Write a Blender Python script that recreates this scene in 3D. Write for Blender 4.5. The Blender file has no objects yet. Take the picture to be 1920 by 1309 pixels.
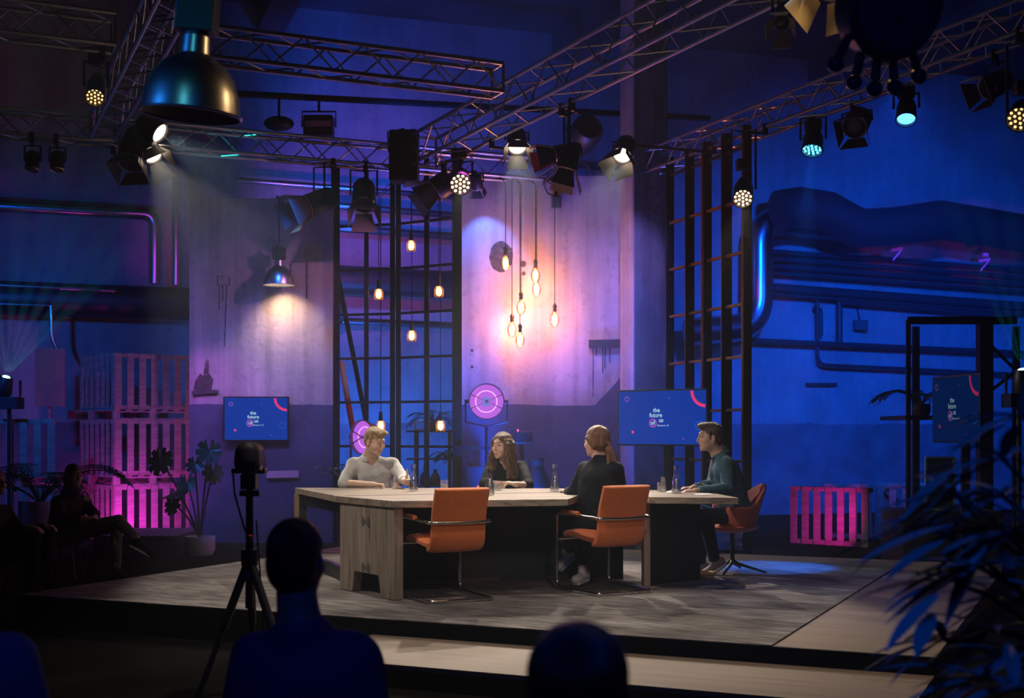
import bpy, math, random
import numpy as np
from mathutils import Vector, Matrix, Euler
random.seed(7)
C = bpy.context.scene.collection
SC = bpy.context.scene
V = Vector
PI = math.pi
# ---------------------------------------------------------------- camera frame
FPX, CX, HY, CZ = 2450.0, 960.0, 812.0, 1.55
cam_d = bpy.data.cameras.new('camera'); cam = bpy.data.objects.new('camera', cam_d); C.objects.link(cam)
cam.location = (0, 0, CZ); cam.rotation_euler = (PI/2, 0, 0)
cam_d.sensor_width = 36; cam_d.lens = 36*FPX/1920; cam_d.shift_y = (HY-654.5)/1920
cam_d.clip_end = 200; cam_d.clip_start = .05
cam_d.dof.use_dof = True; cam_d.dof.focus_distance = 12.3; cam_d.dof.aperture_fstop = 2.8
SC.camera = cam
SC.view_settings.view_transform = 'Standard'; SC.view_settings.look = 'None'
SC.view_settings.gamma = 1; SC.view_settings.exposure = 0.0; SC.view_settings.use_curve_mapping = False
SC.cycles.use_denoising = True
SC.cycles.max_bounces = 4; SC.cycles.diffuse_bounces = 2; SC.cycles.glossy_bounces = 2
SC.cycles.transmission_bounces = 4; SC.cycles.transparent_max_bounces = 8; SC.cycles.volume_bounces = 0
SC.cycles.caustics_reflective = False; SC.cycles.caustics_refractive = False
SC.cycles.sample_clamp_indirect = 3
SC.cycles.volume_step_rate = 4; SC.cycles.use_adaptive_sampling = True; SC.cycles.adaptive_threshold = .05; SC.cycles.light_sampling_threshold = .03
w = bpy.data.worlds.new('world'); SC.world = w; w.use_nodes = True
w.node_tree.nodes['Background'].inputs[0].default_value = (0.10, 0.22, 1, 1)
w.node_tree.nodes['Background'].inputs[1].default_value = 0.004

def P(px, py, Y): return V(((px-CX)/FPX*Y, Y, CZ-(py-HY)/FPX*Y))
def PZ(px, py, z):
    Y = FPX*(CZ-z)/(py-HY); return V(((px-CX)/FPX*Y, Y, z))
def link(o): C.objects.link(o); return o
def look_rot(d):
    return V(d).normalized().to_track_quat('-Z', 'Y').to_euler()
def spot(name, loc, target, col, W, size=45, blend=.5, r=.08, parent=None, vol=1.0):
    l = bpy.data.lights.new(name, 'SPOT'); o = link(bpy.data.objects.new(name, l))
    o.location = loc; o.rotation_euler = look_rot(V(target)-V(loc))
    l.color = col; l.energy = W; l.spot_size = math.radians(size); l.spot_blend = blend; l.shadow_soft_size = r
    l.volume_factor = vol if hasattr(l, 'volume_factor') else 1
    return o
BLUE = (.0, .10, 1.0); DBLUE = (.0, .085, 1.0); MAG = (.75, .02, 1.0); PUR = (.42, .13, 1.0); WARM = (1, .72, .45); WHITE = (1, .88, .74)
STZ = .25; TBZ = 1.025
# stage frame: origin at the left end of the front edge, u along it, v away from the audience
SA = V((-3.70, 10.41, 0)); SU = V((.910, -.415, 0)); SV = V((.415, .910, 0))
def ST(u, v, z=0): p = SA+SU*u+SV*v; return V((p.x, p.y, z))
# back wall plane
WA = P(0, 0, 20.5); WB = P(1920, 0, 26.6)
WU = V((WB.x-WA.x, WB.y-WA.y, 0)).normalized(); WN = V((WU.y, -WU.x, 0))
def onwall(px, py=None, z=None, off=0.0):
    k = (px-CX)/FPX; a = V((WA.x, WA.y, 0))+WN*off
    Y = (a.x*WU.y-a.y*WU.x)/(k*WU.y-WU.x)
    if z is None: z = CZ-(py-HY)/FPX*Y
    return V((k*Y, Y, z))
# ---------------------------------------------------------------- large washes (added spots without fixtures, unseen by the camera)
spot('added_wall_wash', (4.6, 15.5, 5.6), (7.4, 24.8, 1.8), DBLUE, 5200, 84, 1, .15, vol=.2)
spot('added_wall_wash', (7.6, 17.5, 4.6), (8.4, 25.5, 1.2), DBLUE, 900, 90, .9, .15, vol=.25)
spot('added_wall_wash', (-1.6, 19.3, 5.3), (-1.2, 22.6, 6.9), (.0,.09,1), 330, 125, .9, .15, vol=.1)
spot('added_wall_wash', (0.2, 16.8, .5), (1.2, 22.9, 5.2), BLUE, 1700, 110, .9, .15, vol=.3)
spot('added_wall_wash', (-1.9, 19.4, .3), (-2.0, 22.8, 1.2), (.0,.15,1), 950, 130, .9, .15, vol=.3)
spot('added_wall_wash', (-2.6, 18.9, 4.0), (-2.5, 22.4, 4.9), (.55,.12,1), 230, 80, .9, .1, vol=.3)
spot('added_wall_wash', (-7.2, 14.5, 3.8), (-7.4, 20.5, 1.2), (.0,.12,.9), 520, 100, .9, .15, vol=.3)
spot('added_key_fill', (-4.6, 8.2, 5.6), (-.2, 11.9, 1.0), WHITE, 640, 44, .8, .12, vol=.1)
spot('added_key_fill', (2.6, 7.2, 6.2), (-.4, 11.9, 1.0), WHITE, 230, 40, .8, .12, vol=.1)
spot('added_key_fill', (.9, 4.8, 3.3), (.2, 11.2, .8), WHITE, 210, 30, .8, .2, vol=.02)  # low front fill added to brighten shoes, chair backs and faces
spot('added_overhead_spot', (.2, 8.4, 8.0), (.3, 8.9, .2), (1,.90,.78), 760, 58, .9, .2, vol=.05)  # added from above to light the floor but spare the chair backs
spot('added_audience_spot', (-.2, .7, 3.7), (.3, 4.2, .8), (.0,.09,1), 58, 90, .9, .1, vol=.02)  # added blue spot to tint the nearest viewers, no fixture
# ---------------------------------------------------------------- materials
def nd(t, ty, loc=(0,0), **k):
    n = t.nodes.new(ty); n.location = loc
    for a, b in k.items(): setattr(n, a, b)
    return n
MATS = {}
def mat(name, col, rough=.6, metal=0, emit=None, es=0, noise=None, bump=None, col2=None, stretch=(1,1,1), alpha=1, spec=None, vcol=False, sheen=0):
    if name in MATS: return MATS[name]
    m = bpy.data.materials.new(name); m.use_nodes = True; t = m.node_tree
    b = t.nodes['Principled BSDF']
    b.inputs['Base Color'].default_value = (*col, 1); b.inputs['Roughness'].default_value = rough
    b.inputs['Metallic'].default_value = metal
    if spec is not None: b.inputs['Specular IOR Level'].default_value = spec
    if col[0] < .03 and rough >= .8: b.inputs['Specular IOR Level'].default_value = .12
    if sheen: b.inputs['Sheen Weight'].default_value = sheen
    if emit: b.inputs['Emission Color'].default_value = (*emit, 1); b.inputs['Emission Strength'].default_value = es
    if noise or bump:
        tc = nd(t, 'ShaderNodeTexCoord'); mp = nd(t, 'ShaderNodeMapping'); mp.inputs['Scale'].default_value = stretch
        t.links.new(tc.outputs['Object'], mp.inputs[0])
    if noise:
        sc, det, lo, hi = noise
        n = nd(t, 'ShaderNodeTexNoise'); n.inputs['Scale'].default_value = sc; n.inputs['Detail'].default_value = det
        t.links.new(mp.outputs[0], n.inputs['Vector'])
        r = nd(t, 'ShaderNodeValToRGB'); r.color_ramp.elements[0].position = lo; r.color_ramp.elements[1].position = hi
        r.color_ramp.elements[0].color = (*(col2 or [c*.55 for c in col]), 1); r.color_ramp.elements[1].color = (*col, 1)
        t.links.new(n.outputs['Fac'], r.inputs[0]); t.links.new(r.outputs[0], b.inputs['Base Color'])
    if vcol:
        a = nd(t, 'ShaderNodeVertexColor'); a.layer_name = 'Col'; t.links.new(a.outputs[0], b.inputs['Base Color'])
    if bump:
        n = nd(t, 'ShaderNodeTexNoise'); n.inputs['Scale'].default_value = bump[0]; n.inputs['Detail'].default_value = 6
        t.links.new(mp.outputs[0], n.inputs['Vector'])
        bp = nd(t, 'ShaderNodeBump'); bp.inputs['Strength'].default_value = bump[1]; bp.inputs['Distance'].default_value = .02
        t.links.new(n.outputs['Fac'], bp.inputs['Height']); t.links.new(bp.outputs[0], b.inputs['Normal'])
    MATS[name] = m; return m
def emis(name, col, s):
    if name in MATS: return MATS[name]
    m = bpy.data.materials.new(name); m.use_nodes = True; t = m.node_tree; t.nodes.clear()
    e = nd(t, 'ShaderNodeEmission'); o = nd(t, 'ShaderNodeOutputMaterial')
    e.inputs[0].default_value = (*col, 1); e.inputs[1].default_value = s
    t.links.new(e.outputs[0], o.inputs[0]); MATS[name] = m; return m
def glassy(name, col, k=.12, rough=.03):
    if name in MATS: return MATS[name]
    m = bpy.data.materials.new(name); m.use_nodes = True; t = m.node_tree; t.nodes.clear()
    a = nd(t, 'ShaderNodeBsdfTransparent'); g = nd(t, 'ShaderNodeBsdfGlossy'); x = nd(t, 'ShaderNodeMixShader'); o = nd(t, 'ShaderNodeOutputMaterial')
    f = nd(t, 'ShaderNodeLayerWeight'); f.inputs[0].default_value = .35
    mm = nd(t, 'ShaderNodeMath', operation='MULTIPLY_ADD'); mm.inputs[1].default_value = .6; mm.inputs[2].default_value = k
    a.inputs[0].default_value = (*col, 1); g.inputs[0].default_value = (1,1,1,1); g.inputs[1].default_value = rough
    t.links.new(f.outputs['Facing'], mm.inputs[0]); t.links.new(mm.outputs[0], x.inputs[0])
    t.links.new(a.outputs[0], x.inputs[1]); t.links.new(g.outputs[0], x.inputs[2]); t.links.new(x.outputs[0], o.inputs[0])
    MATS[name] = m; return m
def wall_mat(name, col, dado, dz, rag, hi=None, seed=0, dark=.5, streak=1.0):
    """plaster with blotches, drip streaks, and a darker painted dado below dz (object space z)"""
    m = bpy.data.materials.new(name); m.use_nodes = True; t = m.node_tree; b = t.nodes['Principled BSDF']; L = t.links.new
    b.inputs['Roughness'].default_value = .75
    tc = nd(t, 'ShaderNodeTexCoord'); mp = nd(t, 'ShaderNodeMapping'); mp.inputs['Location'].default_value = (seed, seed*.7, 0); L(tc.outputs['Object'], mp.inputs[0])
    def noise(sc, det=5, stretch=None, rough=.55):
        n = nd(t, 'ShaderNodeTexNoise'); n.inputs['Scale'].default_value = sc; n.inputs['Detail'].default_value = det; n.inputs['Roughness'].default_value = rough
        if stretch:
            q = nd(t, 'ShaderNodeMapping'); q.inputs['Scale'].default_value = stretch; L(mp.outputs[0], q.inputs[0]); L(q.outputs[0], n.inputs['Vector'])
        else: L(mp.outputs[0], n.inputs['Vector'])
        return n.outputs['Fac']
    def ramp(x, a, bb, ca, cb):
        r = nd(t, 'ShaderNodeValToRGB'); r.color_ramp.elements[0].position = a; r.color_ramp.elements[1].position = bb
        r.color_ramp.elements[0].color = (*ca, 1); r.color_ramp.elements[1].color = (*cb, 1); L(x, r.inputs[0]); return r.outputs[0]
    def mix(f, a, bb, mode='MIX'):
        n = nd(t, 'ShaderNodeMix', data_type='RGBA', blend_type=mode)
        if isinstance(f, float): n.inputs['Factor'].default_value = f
        else: L(f, n.inputs['Factor'])
        L(a, n.inputs[6]); L(bb, n.inputs[7]); return n.outputs[2]
    base = ramp(noise(.9, 6), .3, .7, [c*dark for c in col], col)
    st = ramp(noise(1.0, 5, (6, 6, .35)), .42, .62, [.62]*3, [1]*3)
    base = mix(.75*streak, base, st, 'MULTIPLY')
    sp = ramp(noise(7, 8, None, .7), .34, .46, [.55]*3, [1]*3)
    base = mix(.5, base, sp, 'MULTIPLY')
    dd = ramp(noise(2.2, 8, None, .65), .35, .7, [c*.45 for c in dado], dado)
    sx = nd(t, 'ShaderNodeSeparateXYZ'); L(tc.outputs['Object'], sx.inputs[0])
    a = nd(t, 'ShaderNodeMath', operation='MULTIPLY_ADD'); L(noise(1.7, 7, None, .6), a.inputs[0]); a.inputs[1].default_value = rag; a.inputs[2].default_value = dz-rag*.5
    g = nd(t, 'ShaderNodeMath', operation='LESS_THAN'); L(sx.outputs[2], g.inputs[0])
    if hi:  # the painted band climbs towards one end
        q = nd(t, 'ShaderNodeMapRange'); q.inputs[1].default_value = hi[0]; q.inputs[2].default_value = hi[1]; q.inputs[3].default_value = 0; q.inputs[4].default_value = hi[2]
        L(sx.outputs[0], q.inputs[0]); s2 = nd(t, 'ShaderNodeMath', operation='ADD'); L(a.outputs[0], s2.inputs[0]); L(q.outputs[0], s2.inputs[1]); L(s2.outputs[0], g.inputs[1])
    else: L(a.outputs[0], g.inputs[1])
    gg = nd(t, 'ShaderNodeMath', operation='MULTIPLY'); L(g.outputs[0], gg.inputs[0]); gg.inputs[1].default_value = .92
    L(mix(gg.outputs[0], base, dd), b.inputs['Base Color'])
    bp = nd(t, 'ShaderNodeBump'); bp.inputs['Strength'].default_value = .35; bp.inputs['Distance'].default_value = .02
    L(noise(12, 8), bp.inputs['Height']); L(bp.outputs[0], b.inputs['Normal'])
    return m
def wood_mat(name, ca, cb, axis=0, scale=1.0, rough=.7):
    m = bpy.data.materials.new(name); m.use_nodes = True; t = m.node_tree; b = t.nodes['Principled BSDF']; L = t.links.new
    b.inputs['Roughness'].default_value = rough
    tc = nd(t, 'ShaderNodeTexCoord'); mp = nd(t, 'ShaderNodeMapping'); s = [14*scale]*3; s[axis] = .9*scale; mp.inputs['Scale'].default_value = s; L(tc.outputs['Object'], mp.inputs[0])
    n = nd(t, 'ShaderNodeTexNoise'); n.inputs['Scale'].default_value = 1.6; n.inputs['Detail'].default_value = 8; n.inputs['Distortion'].default_value = 1.2; L(mp.outputs[0], n.inputs['Vector'])
    r = nd(t, 'ShaderNodeValToRGB'); e = r.color_ramp.elements; e[0].position = .32; e[1].position = .68; e[0].color = (*cb, 1); e[1].color = (*ca, 1)
    x = r.color_ramp.elements.new(.45); x.color = (*[(p+q)/2*1.05 for p, q in zip(ca, cb)], 1)
    L(n.outputs['Fac'], r.inputs[0]); L(r.outputs[0], b.inputs['Base Color'])
    bp = nd(t, 'ShaderNodeBump'); bp.inputs['Strength'].default_value = .3; bp.inputs['Distance'].default_value = .01; L(n.outputs['Fac'], bp.inputs['Height']); L(bp.outputs[0], b.inputs['Normal'])
    MATS[name] = m; return m
def carpet_mat():
    m = bpy.data.materials.new('grey woven carpet'); m.use_nodes = True; t = m.node_tree; b = t.nodes['Principled BSDF']; L = t.links.new
    b.inputs['Roughness'].default_value = .95; b.inputs['Specular IOR Level'].default_value = .1
    tc = nd(t, 'ShaderNodeTexCoord'); out = None
    rot = nd(t, 'ShaderNodeMapping'); rot.inputs['Rotation'].default_value = (0, 0, .10); L(tc.outputs['Object'], rot.inputs[0])
    a = nd(t, 'ShaderNodeMapping'); a.inputs['Scale'].default_value = (2.2, 26, 1); L(rot.outputs[0], a.inputs[0])
    n = nd(t, 'ShaderNodeTexNoise'); n.inputs['Scale'].default_value = 1.5; n.inputs['Detail'].default_value = 7; n.inputs['Roughness'].default_value = .75; L(a.outputs[0], n.inputs['Vector'])
    n2 = nd(t, 'ShaderNodeTexNoise'); n2.inputs['Scale'].default_value = 1.4; n2.inputs['Detail'].default_value = 3; L(tc.outputs['Object'], n2.inputs['Vector'])
    r = nd(t, 'ShaderNodeValToRGB'); r.color_ramp.elements[0].position = .36; r.color_ramp.elements[1].position = .66; r.color_ramp.elements[0].color = (.04, .033, .036, 1); r.color_ramp.elements[1].color = (.52, .48, .46, 1)
    r2 = nd(t, 'ShaderNodeValToRGB'); r2.color_ramp.elements[0].position = .35; r2.color_ramp.elements[1].position = .65; r2.color_ramp.elements[0].color = (.45, .42, .42, 1); r2.color_ramp.elements[1].color = (1, 1, 1, 1)
    L(n.outputs['Fac'], r.inputs[0]); L(n2.outputs['Fac'], r2.inputs[0])
    x = nd(t, 'ShaderNodeMix', data_type='RGBA', blend_type='MULTIPLY'); x.inputs['Factor'].default_value = 1; L(r.outputs[0], x.inputs[6]); L(r2.outputs[0], x.inputs[7])
    L(x.outputs[2], b.inputs['Base Color']); return m
BLACK = mat('black painted metal', (.012,.012,.014), .45)
BLKM = mat('matt black', (.008,.008,.009), .8)
STEEL = mat('truss aluminium', (.42,.42,.45), .38, 1.0)
IRON = mat('dark iron', (.02,.017,.016), .55, .5)
RUST = mat('rusty red iron', (.16,.06,.04), .7, .2, noise=(9,5,.3,.7))
CHROME = mat('chrome tube', (.75,.72,.7), .18, 1.0)
ORANGE = mat('orange wool fabric', (.80,.19,.04), .85, noise=(60,3,.2,.8), col2=(.64,.14,.03), bump=(160,.3), sheen=.3)
CORAL = mat('coral wool fabric', (.88,.22,.14), .85, noise=(60,3,.2,.8), col2=(.74,.16,.10), bump=(160,.3), sheen=.3)
SILV = mat('galvanised duct', (.5,.5,.53), .27, 1.0, noise=(2,3,.2,.8), col2=(.36,.36,.4))
GLASS = glassy('clear glass', (.98,.985,.99), .12)
WATER = glassy('water', (.93,.95,.96), .38, .2)
PALW = mat('raw pallet wood', (.42,.33,.26), .85, noise=(4,6,.3,.7), stretch=(1,1,6), col2=(.24,.18,.14))
# ---------------------------------------------------------------- mesh builder
def wmat(o):
    m = Matrix.Identity(4)
    while o is not None:
        m = (Matrix.Translation(o.location) @ o.rotation_euler.to_matrix().to_4x4() @ Matrix.Diagonal((*o.scale, 1))) @ m; o = o.parent
    return m
class MB:
    def __init__(s): s.v = []; s.f = []
    def add(s, vs, fs, M=None):
        b = len(s.v); s.v += [(M @ V(p)) if M else V(p) for p in vs]; s.f += [tuple(i+b for i in f) for f in fs]; return s
    def box(s, c, sz, M=None):
        x, y, z = [a/2 for a in sz]; c = V(c)
        vs = [c+V((i*x, j*y, k*z)) for i in (-1,1) for j in (-1,1) for k in (-1,1)]
        return s.add(vs, [(0,1,3,2),(4,6,7,5),(0,4,5,1),(2,3,7,6),(0,2,6,4),(1,5,7,3)], M)
    def bar(s, p0, p1, w, h=None, up=(0,0,1)):
        p0, p1 = V(p0), V(p1); h = h or w; d = (p1-p0).normalized(); u = V(up)
        if abs(d.dot(u)) > .99: u = V((0,1,0))
        r = d.cross(u).normalized(); u = r.cross(d)
        vs = [p+r*i*w/2+u*j*h/2 for p in (p0, p1) for i, j in ((-1,-1),(1,-1),(1,1),(-1,1))]
        return s.add(vs, [(0,1,2,3),(7,6,5,4),(0,4,5,1),(1,5,6,2),(2,6,7,3),(3,7,4,0)])
    def tube(s, p0, p1, r0, r1=None, n=10):
        p0, p1 = V(p0), V(p1); r1 = r0 if r1 is None else r1; d = (p1-p0).normalized(); u = V((0,0,1))
        if abs(d.dot(u)) > .99: u = V((0,1,0))
        a = d.cross(u).normalized(); b = a.cross(d)
        vs = [p+(a*math.cos(t)+b*math.sin(t))*r for p, r in ((p0, r0), (p1, r1)) for t in [2*PI*i/n for i in range(n)]]
        return s.add(vs, [(i, (i+1) % n, n+(i+1) % n, n+i) for i in range(n)]+[tuple(range(n-1, -1, -1)), tuple(range(n, 2*n))])
    def path(s, pts, r, n=8, rs=None):
        pts = [V(p) for p in pts]; m = len(pts); u = None; vs = []
        for i, p in enumerate(pts):
            d = (pts[min(i+1, m-1)]-pts[max(i-1, 0)]).normalized()
            if u is None:
                u = V((0,0,1)) if abs(d.z) < .9 else V((1,0,0))
            a = d.cross(u).normalized(); u = a.cross(d).normalized(); rr = rs[i] if rs else r
            vs += [p+(a*math.cos(t)+u*math.sin(t))*rr for t in [2*PI*k/n for k in range(n)]]
        fs = [(i*n+k, i*n+(k+1) % n, (i+1)*n+(k+1) % n, (i+1)*n+k) for i in range(m-1) for k in range(n)]
        return s.add(vs, fs+[tuple(range(n-1, -1, -1)), tuple(range((m-1)*n, m*n))])
    def lathe(s, prof, M=None, n=24, a0=0, a1=2*PI):
        full = abs(a1-a0-2*PI) < 1e-6; k = n if full else n+1; vs = []
        for r, z in prof: vs += [(r*math.cos(a0+(a1-a0)*i/n), r*math.sin(a0+(a1-a0)*i/n), z) for i in range(k)]
        fs = [(j*k+i, j*k+(i+1) % k, (j+1)*k+(i+1) % k, (j+1)*k+i) for j in range(len(prof)-1) for i in range(n)]
        return s.add(vs, fs, M)
    def ball(s, c, r, M=None, nu=16, nv=10):
        r = (r, r, r) if isinstance(r, (int, float)) else r; c = V(c)
        vs = [c+V((r[0]*math.sin(PI*j/nv)*math.cos(2*PI*i/nu), r[1]*math.sin(PI*j/nv)*math.sin(2*PI*i/nu), r[2]*math.cos(PI*j/nv))) for j in range(nv+1) for i in range(nu)]
        return s.add(vs, [(j*nu+i, (j+1)*nu+i, (j+1)*nu+(i+1) % nu, j*nu+(i+1) % nu) for j in range(nv) for i in range(nu)], M)
    def prism(s, poly, z0, z1, M=None):
        n = len(poly); vs = [(x, y, z0) for x, y in poly]+[(x, y, z1) for x, y in poly]
        return s.add(vs, [tuple(range(n-1, -1, -1)), tuple(range(n, 2*n))]+[(i, (i+1) % n, n+(i+1) % n, n+i) for i in range(n)], M)
    def build(s, name, m, parent=None, smooth=False, bevel=0, sub=0, solid=0):
        me = bpy.data.meshes.new(name); W = wmat(parent).inverted() if parent else None
        me.from_pydata([(W @ p) if W else p for p in s.v], [], s.f); me.update()
        import bmesh
        b = bmesh.new(); b.from_mesh(me); bmesh.ops.remove_doubles(b, verts=b.verts, dist=1e-5); bmesh.ops.recalc_face_normals(b, faces=b.faces); b.to_mesh(me); b.free()
        me.materials.append(m)
        if smooth: me.polygons.foreach_set('use_smooth', [True]*len(me.polygons)); me.set_sharp_from_angle(angle=math.radians(45))
        o = link(bpy.data.objects.new(name, me)); o.parent = parent
        if bevel: x = o.modifiers.new('bevel', 'BEVEL'); x.width = bevel; x.segments = 2; x.limit_method = 'ANGLE'
        if solid: x = o.modifiers.new('solid', 'SOLIDIFY'); x.thickness = solid
        if sub: x = o.modifiers.new('sub', 'SUBSURF'); x.levels = x.render_levels = sub
        return o
def tag(o, label=None, cat=None, group=None, kind=None):
    if label: o['label'] = label
    if cat: o['category'] = cat
    if group: o['group'] = group
    if kind: o['kind'] = kind
    return o
def thing(name, label, cat, loc=(0,0,0), rz=0, group=None):
    o = link(bpy.data.objects.new(name, None)); o.location = loc; o.rotation_euler = (0,0,rz); o.empty_display_size = .1
    return tag(o, label, cat, group)
def dup(root, label=None, loc=None, rz=None):
    def cp(o, par):
        c = o.copy(); C.objects.link(c); c.parent = par
        for ch in [x for x in bpy.data.objects if x.parent == o]: cp(ch, c)
        return c
    c = cp(root, None)
    if label: c['label'] = label
    if loc is not None: c.location = loc
    if rz is not None: c.rotation_euler.z = rz
    return c
def MX(loc, z, x=None):
    """matrix whose local z axis points along z"""
    z = V(z).normalized(); x = V(x) if x else (V((0,0,1)) if abs(z.z) < .95 else V((1,0,0)))
    y = z.cross(x).normalized(); x = y.cross(z).normalized()
    m = Matrix((x, y, z)).transposed().to_4x4(); m.translation = V(loc); return m
# ---------------------------------------------------------------- smooth-union sculpting (signed distances, surface nets)
class Sdf:
    def __init__(s, h, es=1.0): s.h = h; s.pr = []; s.waves = []; s.es = es
    def cone(s, a, b, ra, rb=None, k=.02, sub=False): s.pr.append(('c', V(a), V(b), ra, ra if rb is None else rb, k, sub)); return s
    def ell(s, c, r, M=None, k=.02, sub=False):
        r = (r, r, r) if isinstance(r, (int, float)) else r; r = tuple(x*s.es for x in r)
        s.pr.append(('e', V(c), r, np.array(M.to_3x3()) if M else np.eye(3), None, k, sub)); return s
    def chain(s, pts, rs, k=.015):
        for i in range(len(pts)-1): s.cone(pts[i], pts[i+1], rs[i], rs[i+1], k)
        return s
    def build(s, name, m, parent=None, colf=None, tris=False):
        h = s.h; lo = np.array([1e9]*3); hi = -lo
        for q in s.pr:
            if q[6]: continue
            if q[0] == 'c':
                for p, r in ((q[1], q[3]), (q[2], q[4])): lo = np.minimum(lo, np.array(p)-r); hi = np.maximum(hi, np.array(p)+r)
            else: lo = np.minimum(lo, np.array(q[1])-max(q[2])); hi = np.maximum(hi, np.array(q[1])+max(q[2]))
        lo -= 3*h+.01; hi += 3*h+.01; n = np.ceil((hi-lo)/h).astype(int)+1
        G = np.full(n, 1.0, np.float32); ax = [lo[i]+h*np.arange(n[i]) for i in range(3)]
        for q in s.pr:
            k = q[5]; mg = 2.5*k+3*h
            if q[0] == 'c':
                a, b = np.array(q[1]), np.array(q[2]); R = max(q[3], q[4]); bl = np.minimum(a, b)-R-mg; bh = np.maximum(a, b)+R+mg
            else:
                a = np.array(q[1]); R = max(q[2]); bl = a-R-mg; bh = a+R+mg
            i0 = np.clip(np.floor((bl-lo)/h).astype(int), 0, n-1); i1 = np.clip(np.ceil((bh-lo)/h).astype(int)+1, 1, n)
            X = ax[0][i0[0]:i1[0], None, None].astype(np.float32); Y = ax[1][None, i0[1]:i1[1], None].astype(np.float32); Z = ax[2][None, None, i0[2]:i1[2]].astype(np.float32)
            if X.size*Y.size*Z.size == 0: continue
            if q[0] == 'c':
                d = b-a; L2 = max(float(d @ d), 1e-9); t = np.clip(((X-a[0])*d[0]+(Y-a[1])*d[1]+(Z-a[2])*d[2])/L2, 0, 1)
                D = np.sqrt((X-a[0]-t*d[0])**2+(Y-a[1]-t*d[1])**2+(Z-a[2]-t*d[2])**2)-(q[3]+(q[4]-q[3])*t)
            else:
                Mi = q[3].T; dx, dy, dz = X-a[0], Y-a[1], Z-a[2]
                u = [(Mi[i,0]*dx+Mi[i,1]*dy+Mi[i,2]*dz) for i in range(3)]
                k0 = np.sqrt(sum((u[i]/q[2][i])**2 for i in range(3))); k1 = np.sqrt(sum((u[i]/q[2][i]**2)**2 for i in range(3)))+1e-9
                D = k0*(k0-1)/k1
            sl = tuple(slice(i0[i], i1[i]) for i in range(3)); A = G[sl]
            if q[6]:
                hh = np.clip(.5-.5*(A+D)/k, 0, 1); G[sl] = A*(1-hh)+(-D)*hh+k*hh*(1-hh)
            else:
                hh = np.clip(.5+.5*(A-D)/k, 0, 1); G[sl] = A*(1-hh)+D*hh-k*hh*(1-hh)
        for f in s.waves: G += f(ax[0][:, None, None], ax[1][None, :, None], ax[2][None, None, :]).astype(np.float32)
        ins = G < 0
        cs = [ins[i:n[0]-1+i, j:n[1]-1+j, l:n[2]-1+l] for i in (0,1) for j in (0,1) for l in (0,1)]
        cnt = sum(c.astype(np.int8) for c in cs); act = (cnt > 0) & (cnt < 8); I = np.argwhere(act)
        idx = np.full(act.shape, -1, np.int64); idx[act] = np.arange(len(I))
        acc = np.zeros((len(I), 3)); w = np.zeros(len(I)); co = [(i,j,l) for i in (0,1) for j in (0,1) for l in (0,1)]
        val = {c: G[I[:,0]+c[0], I[:,1]+c[1], I[:,2]+c[2]] for c in co}
        for c in co:
            for a_ in range(3):
                if c[a_] == 0:
                    e = list(c); e[a_] = 1; e = tuple(e); va, vb = val[c], val[e]; x = (va < 0) != (vb < 0)
                    t = np.where(x, va/(va-vb+1e-12), 0); p = np.tile(np.array(c, float), (len(I), 1)); p[:, a_] += t
                    acc += p*x[:, None]; w += x
        vs = lo+h*(I+acc/np.maximum(w, 1)[:, None]); faces = []
        for a_ in range(3):
            b_, c_ = (a_+1) % 3, (a_+2) % 3
            s0 = [slice(1, m_-1) for m_ in n]; s1 = list(s0); s0[a_] = slice(0, n[a_]-1); s1[a_] = slice(1, n[a_])
            A, B = ins[tuple(s0)], ins[tuple(s1)]; E = np.argwhere(A != B); off = np.array([1,1,1]); off[a_] = 0; Ei = E+off
            up = A[tuple(E.T)]
            def at(db, dc):
                q = Ei.copy(); q[:, b_] -= db; q[:, c_] -= dc; return idx[tuple(q.T)]
            Q = np.stack([at(1,1), at(0,1), at(0,0), at(1,0)], 1); Q[~up] = Q[~up][:, ::-1]; faces.append(Q)
        F = np.concatenate(faces)
        me = bpy.data.meshes.new(name); W = np.array(wmat(parent).inverted()) if parent else np.eye(4)
        lv = vs @ W[:3,:3].T+W[:3,3]
        me.vertices.add(len(lv)); me.vertices.foreach_set('co', lv.ravel()); me.loops.add(len(F)*4); me.loops.foreach_set('vertex_index', F.ravel())
        me.polygons.add(len(F)); me.polygons.foreach_set('loop_start', np.arange(0, len(F)*4, 4)); me.polygons.foreach_set('loop_total', np.full(len(F), 4))
        me.update(calc_edges=True); me.validate(); me.polygons.foreach_set('use_smooth', [True]*len(me.polygons)); me.materials.append(m)
        if colf:
            ca = me.color_attributes.new('Col', 'FLOAT_COLOR', 'POINT'); cc = np.ones((len(vs), 4)); cc[:, :3] = colf(vs); ca.data.foreach_set('color', cc.ravel())
        o = link(bpy.data.objects.new(name, me)); o.parent = parent
        return o
# ---------------------------------------------------------------- the hall
def struct(o, label=None): o['kind'] = 'structure'; return o
FLOORM = mat('dark hall floor', (.016,.015,.014), .7, noise=(1.5,6,.3,.7), col2=(.009,.009,.008), bump=(30,.2))
CEILM = mat('dark concrete ceiling', (.12,.12,.125), .8, noise=(.8,6,.3,.7), col2=(.06,.06,.065), bump=(8,.3))
WALLM = wall_mat('hall wall plaster', (.46,.46,.46), (.24,.24,.25), 1.72, .12, seed=3, dark=.62, streak=.45)
SKIRTM = mat('black stage skirt', (.006,.006,.007), .85)
m = MB(); m.box((0, 13.5, -.05), (30, 29, .1)); FLOORM.node_tree.nodes['Principled BSDF'].inputs['Specular IOR Level'].default_value = .0; struct(m.build('floor', FLOORM))
Wl = 13.4
def wall_frame(o): return o
wl = link(bpy.data.objects.new('tmp', None)); bpy.data.objects.remove(wl)
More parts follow.
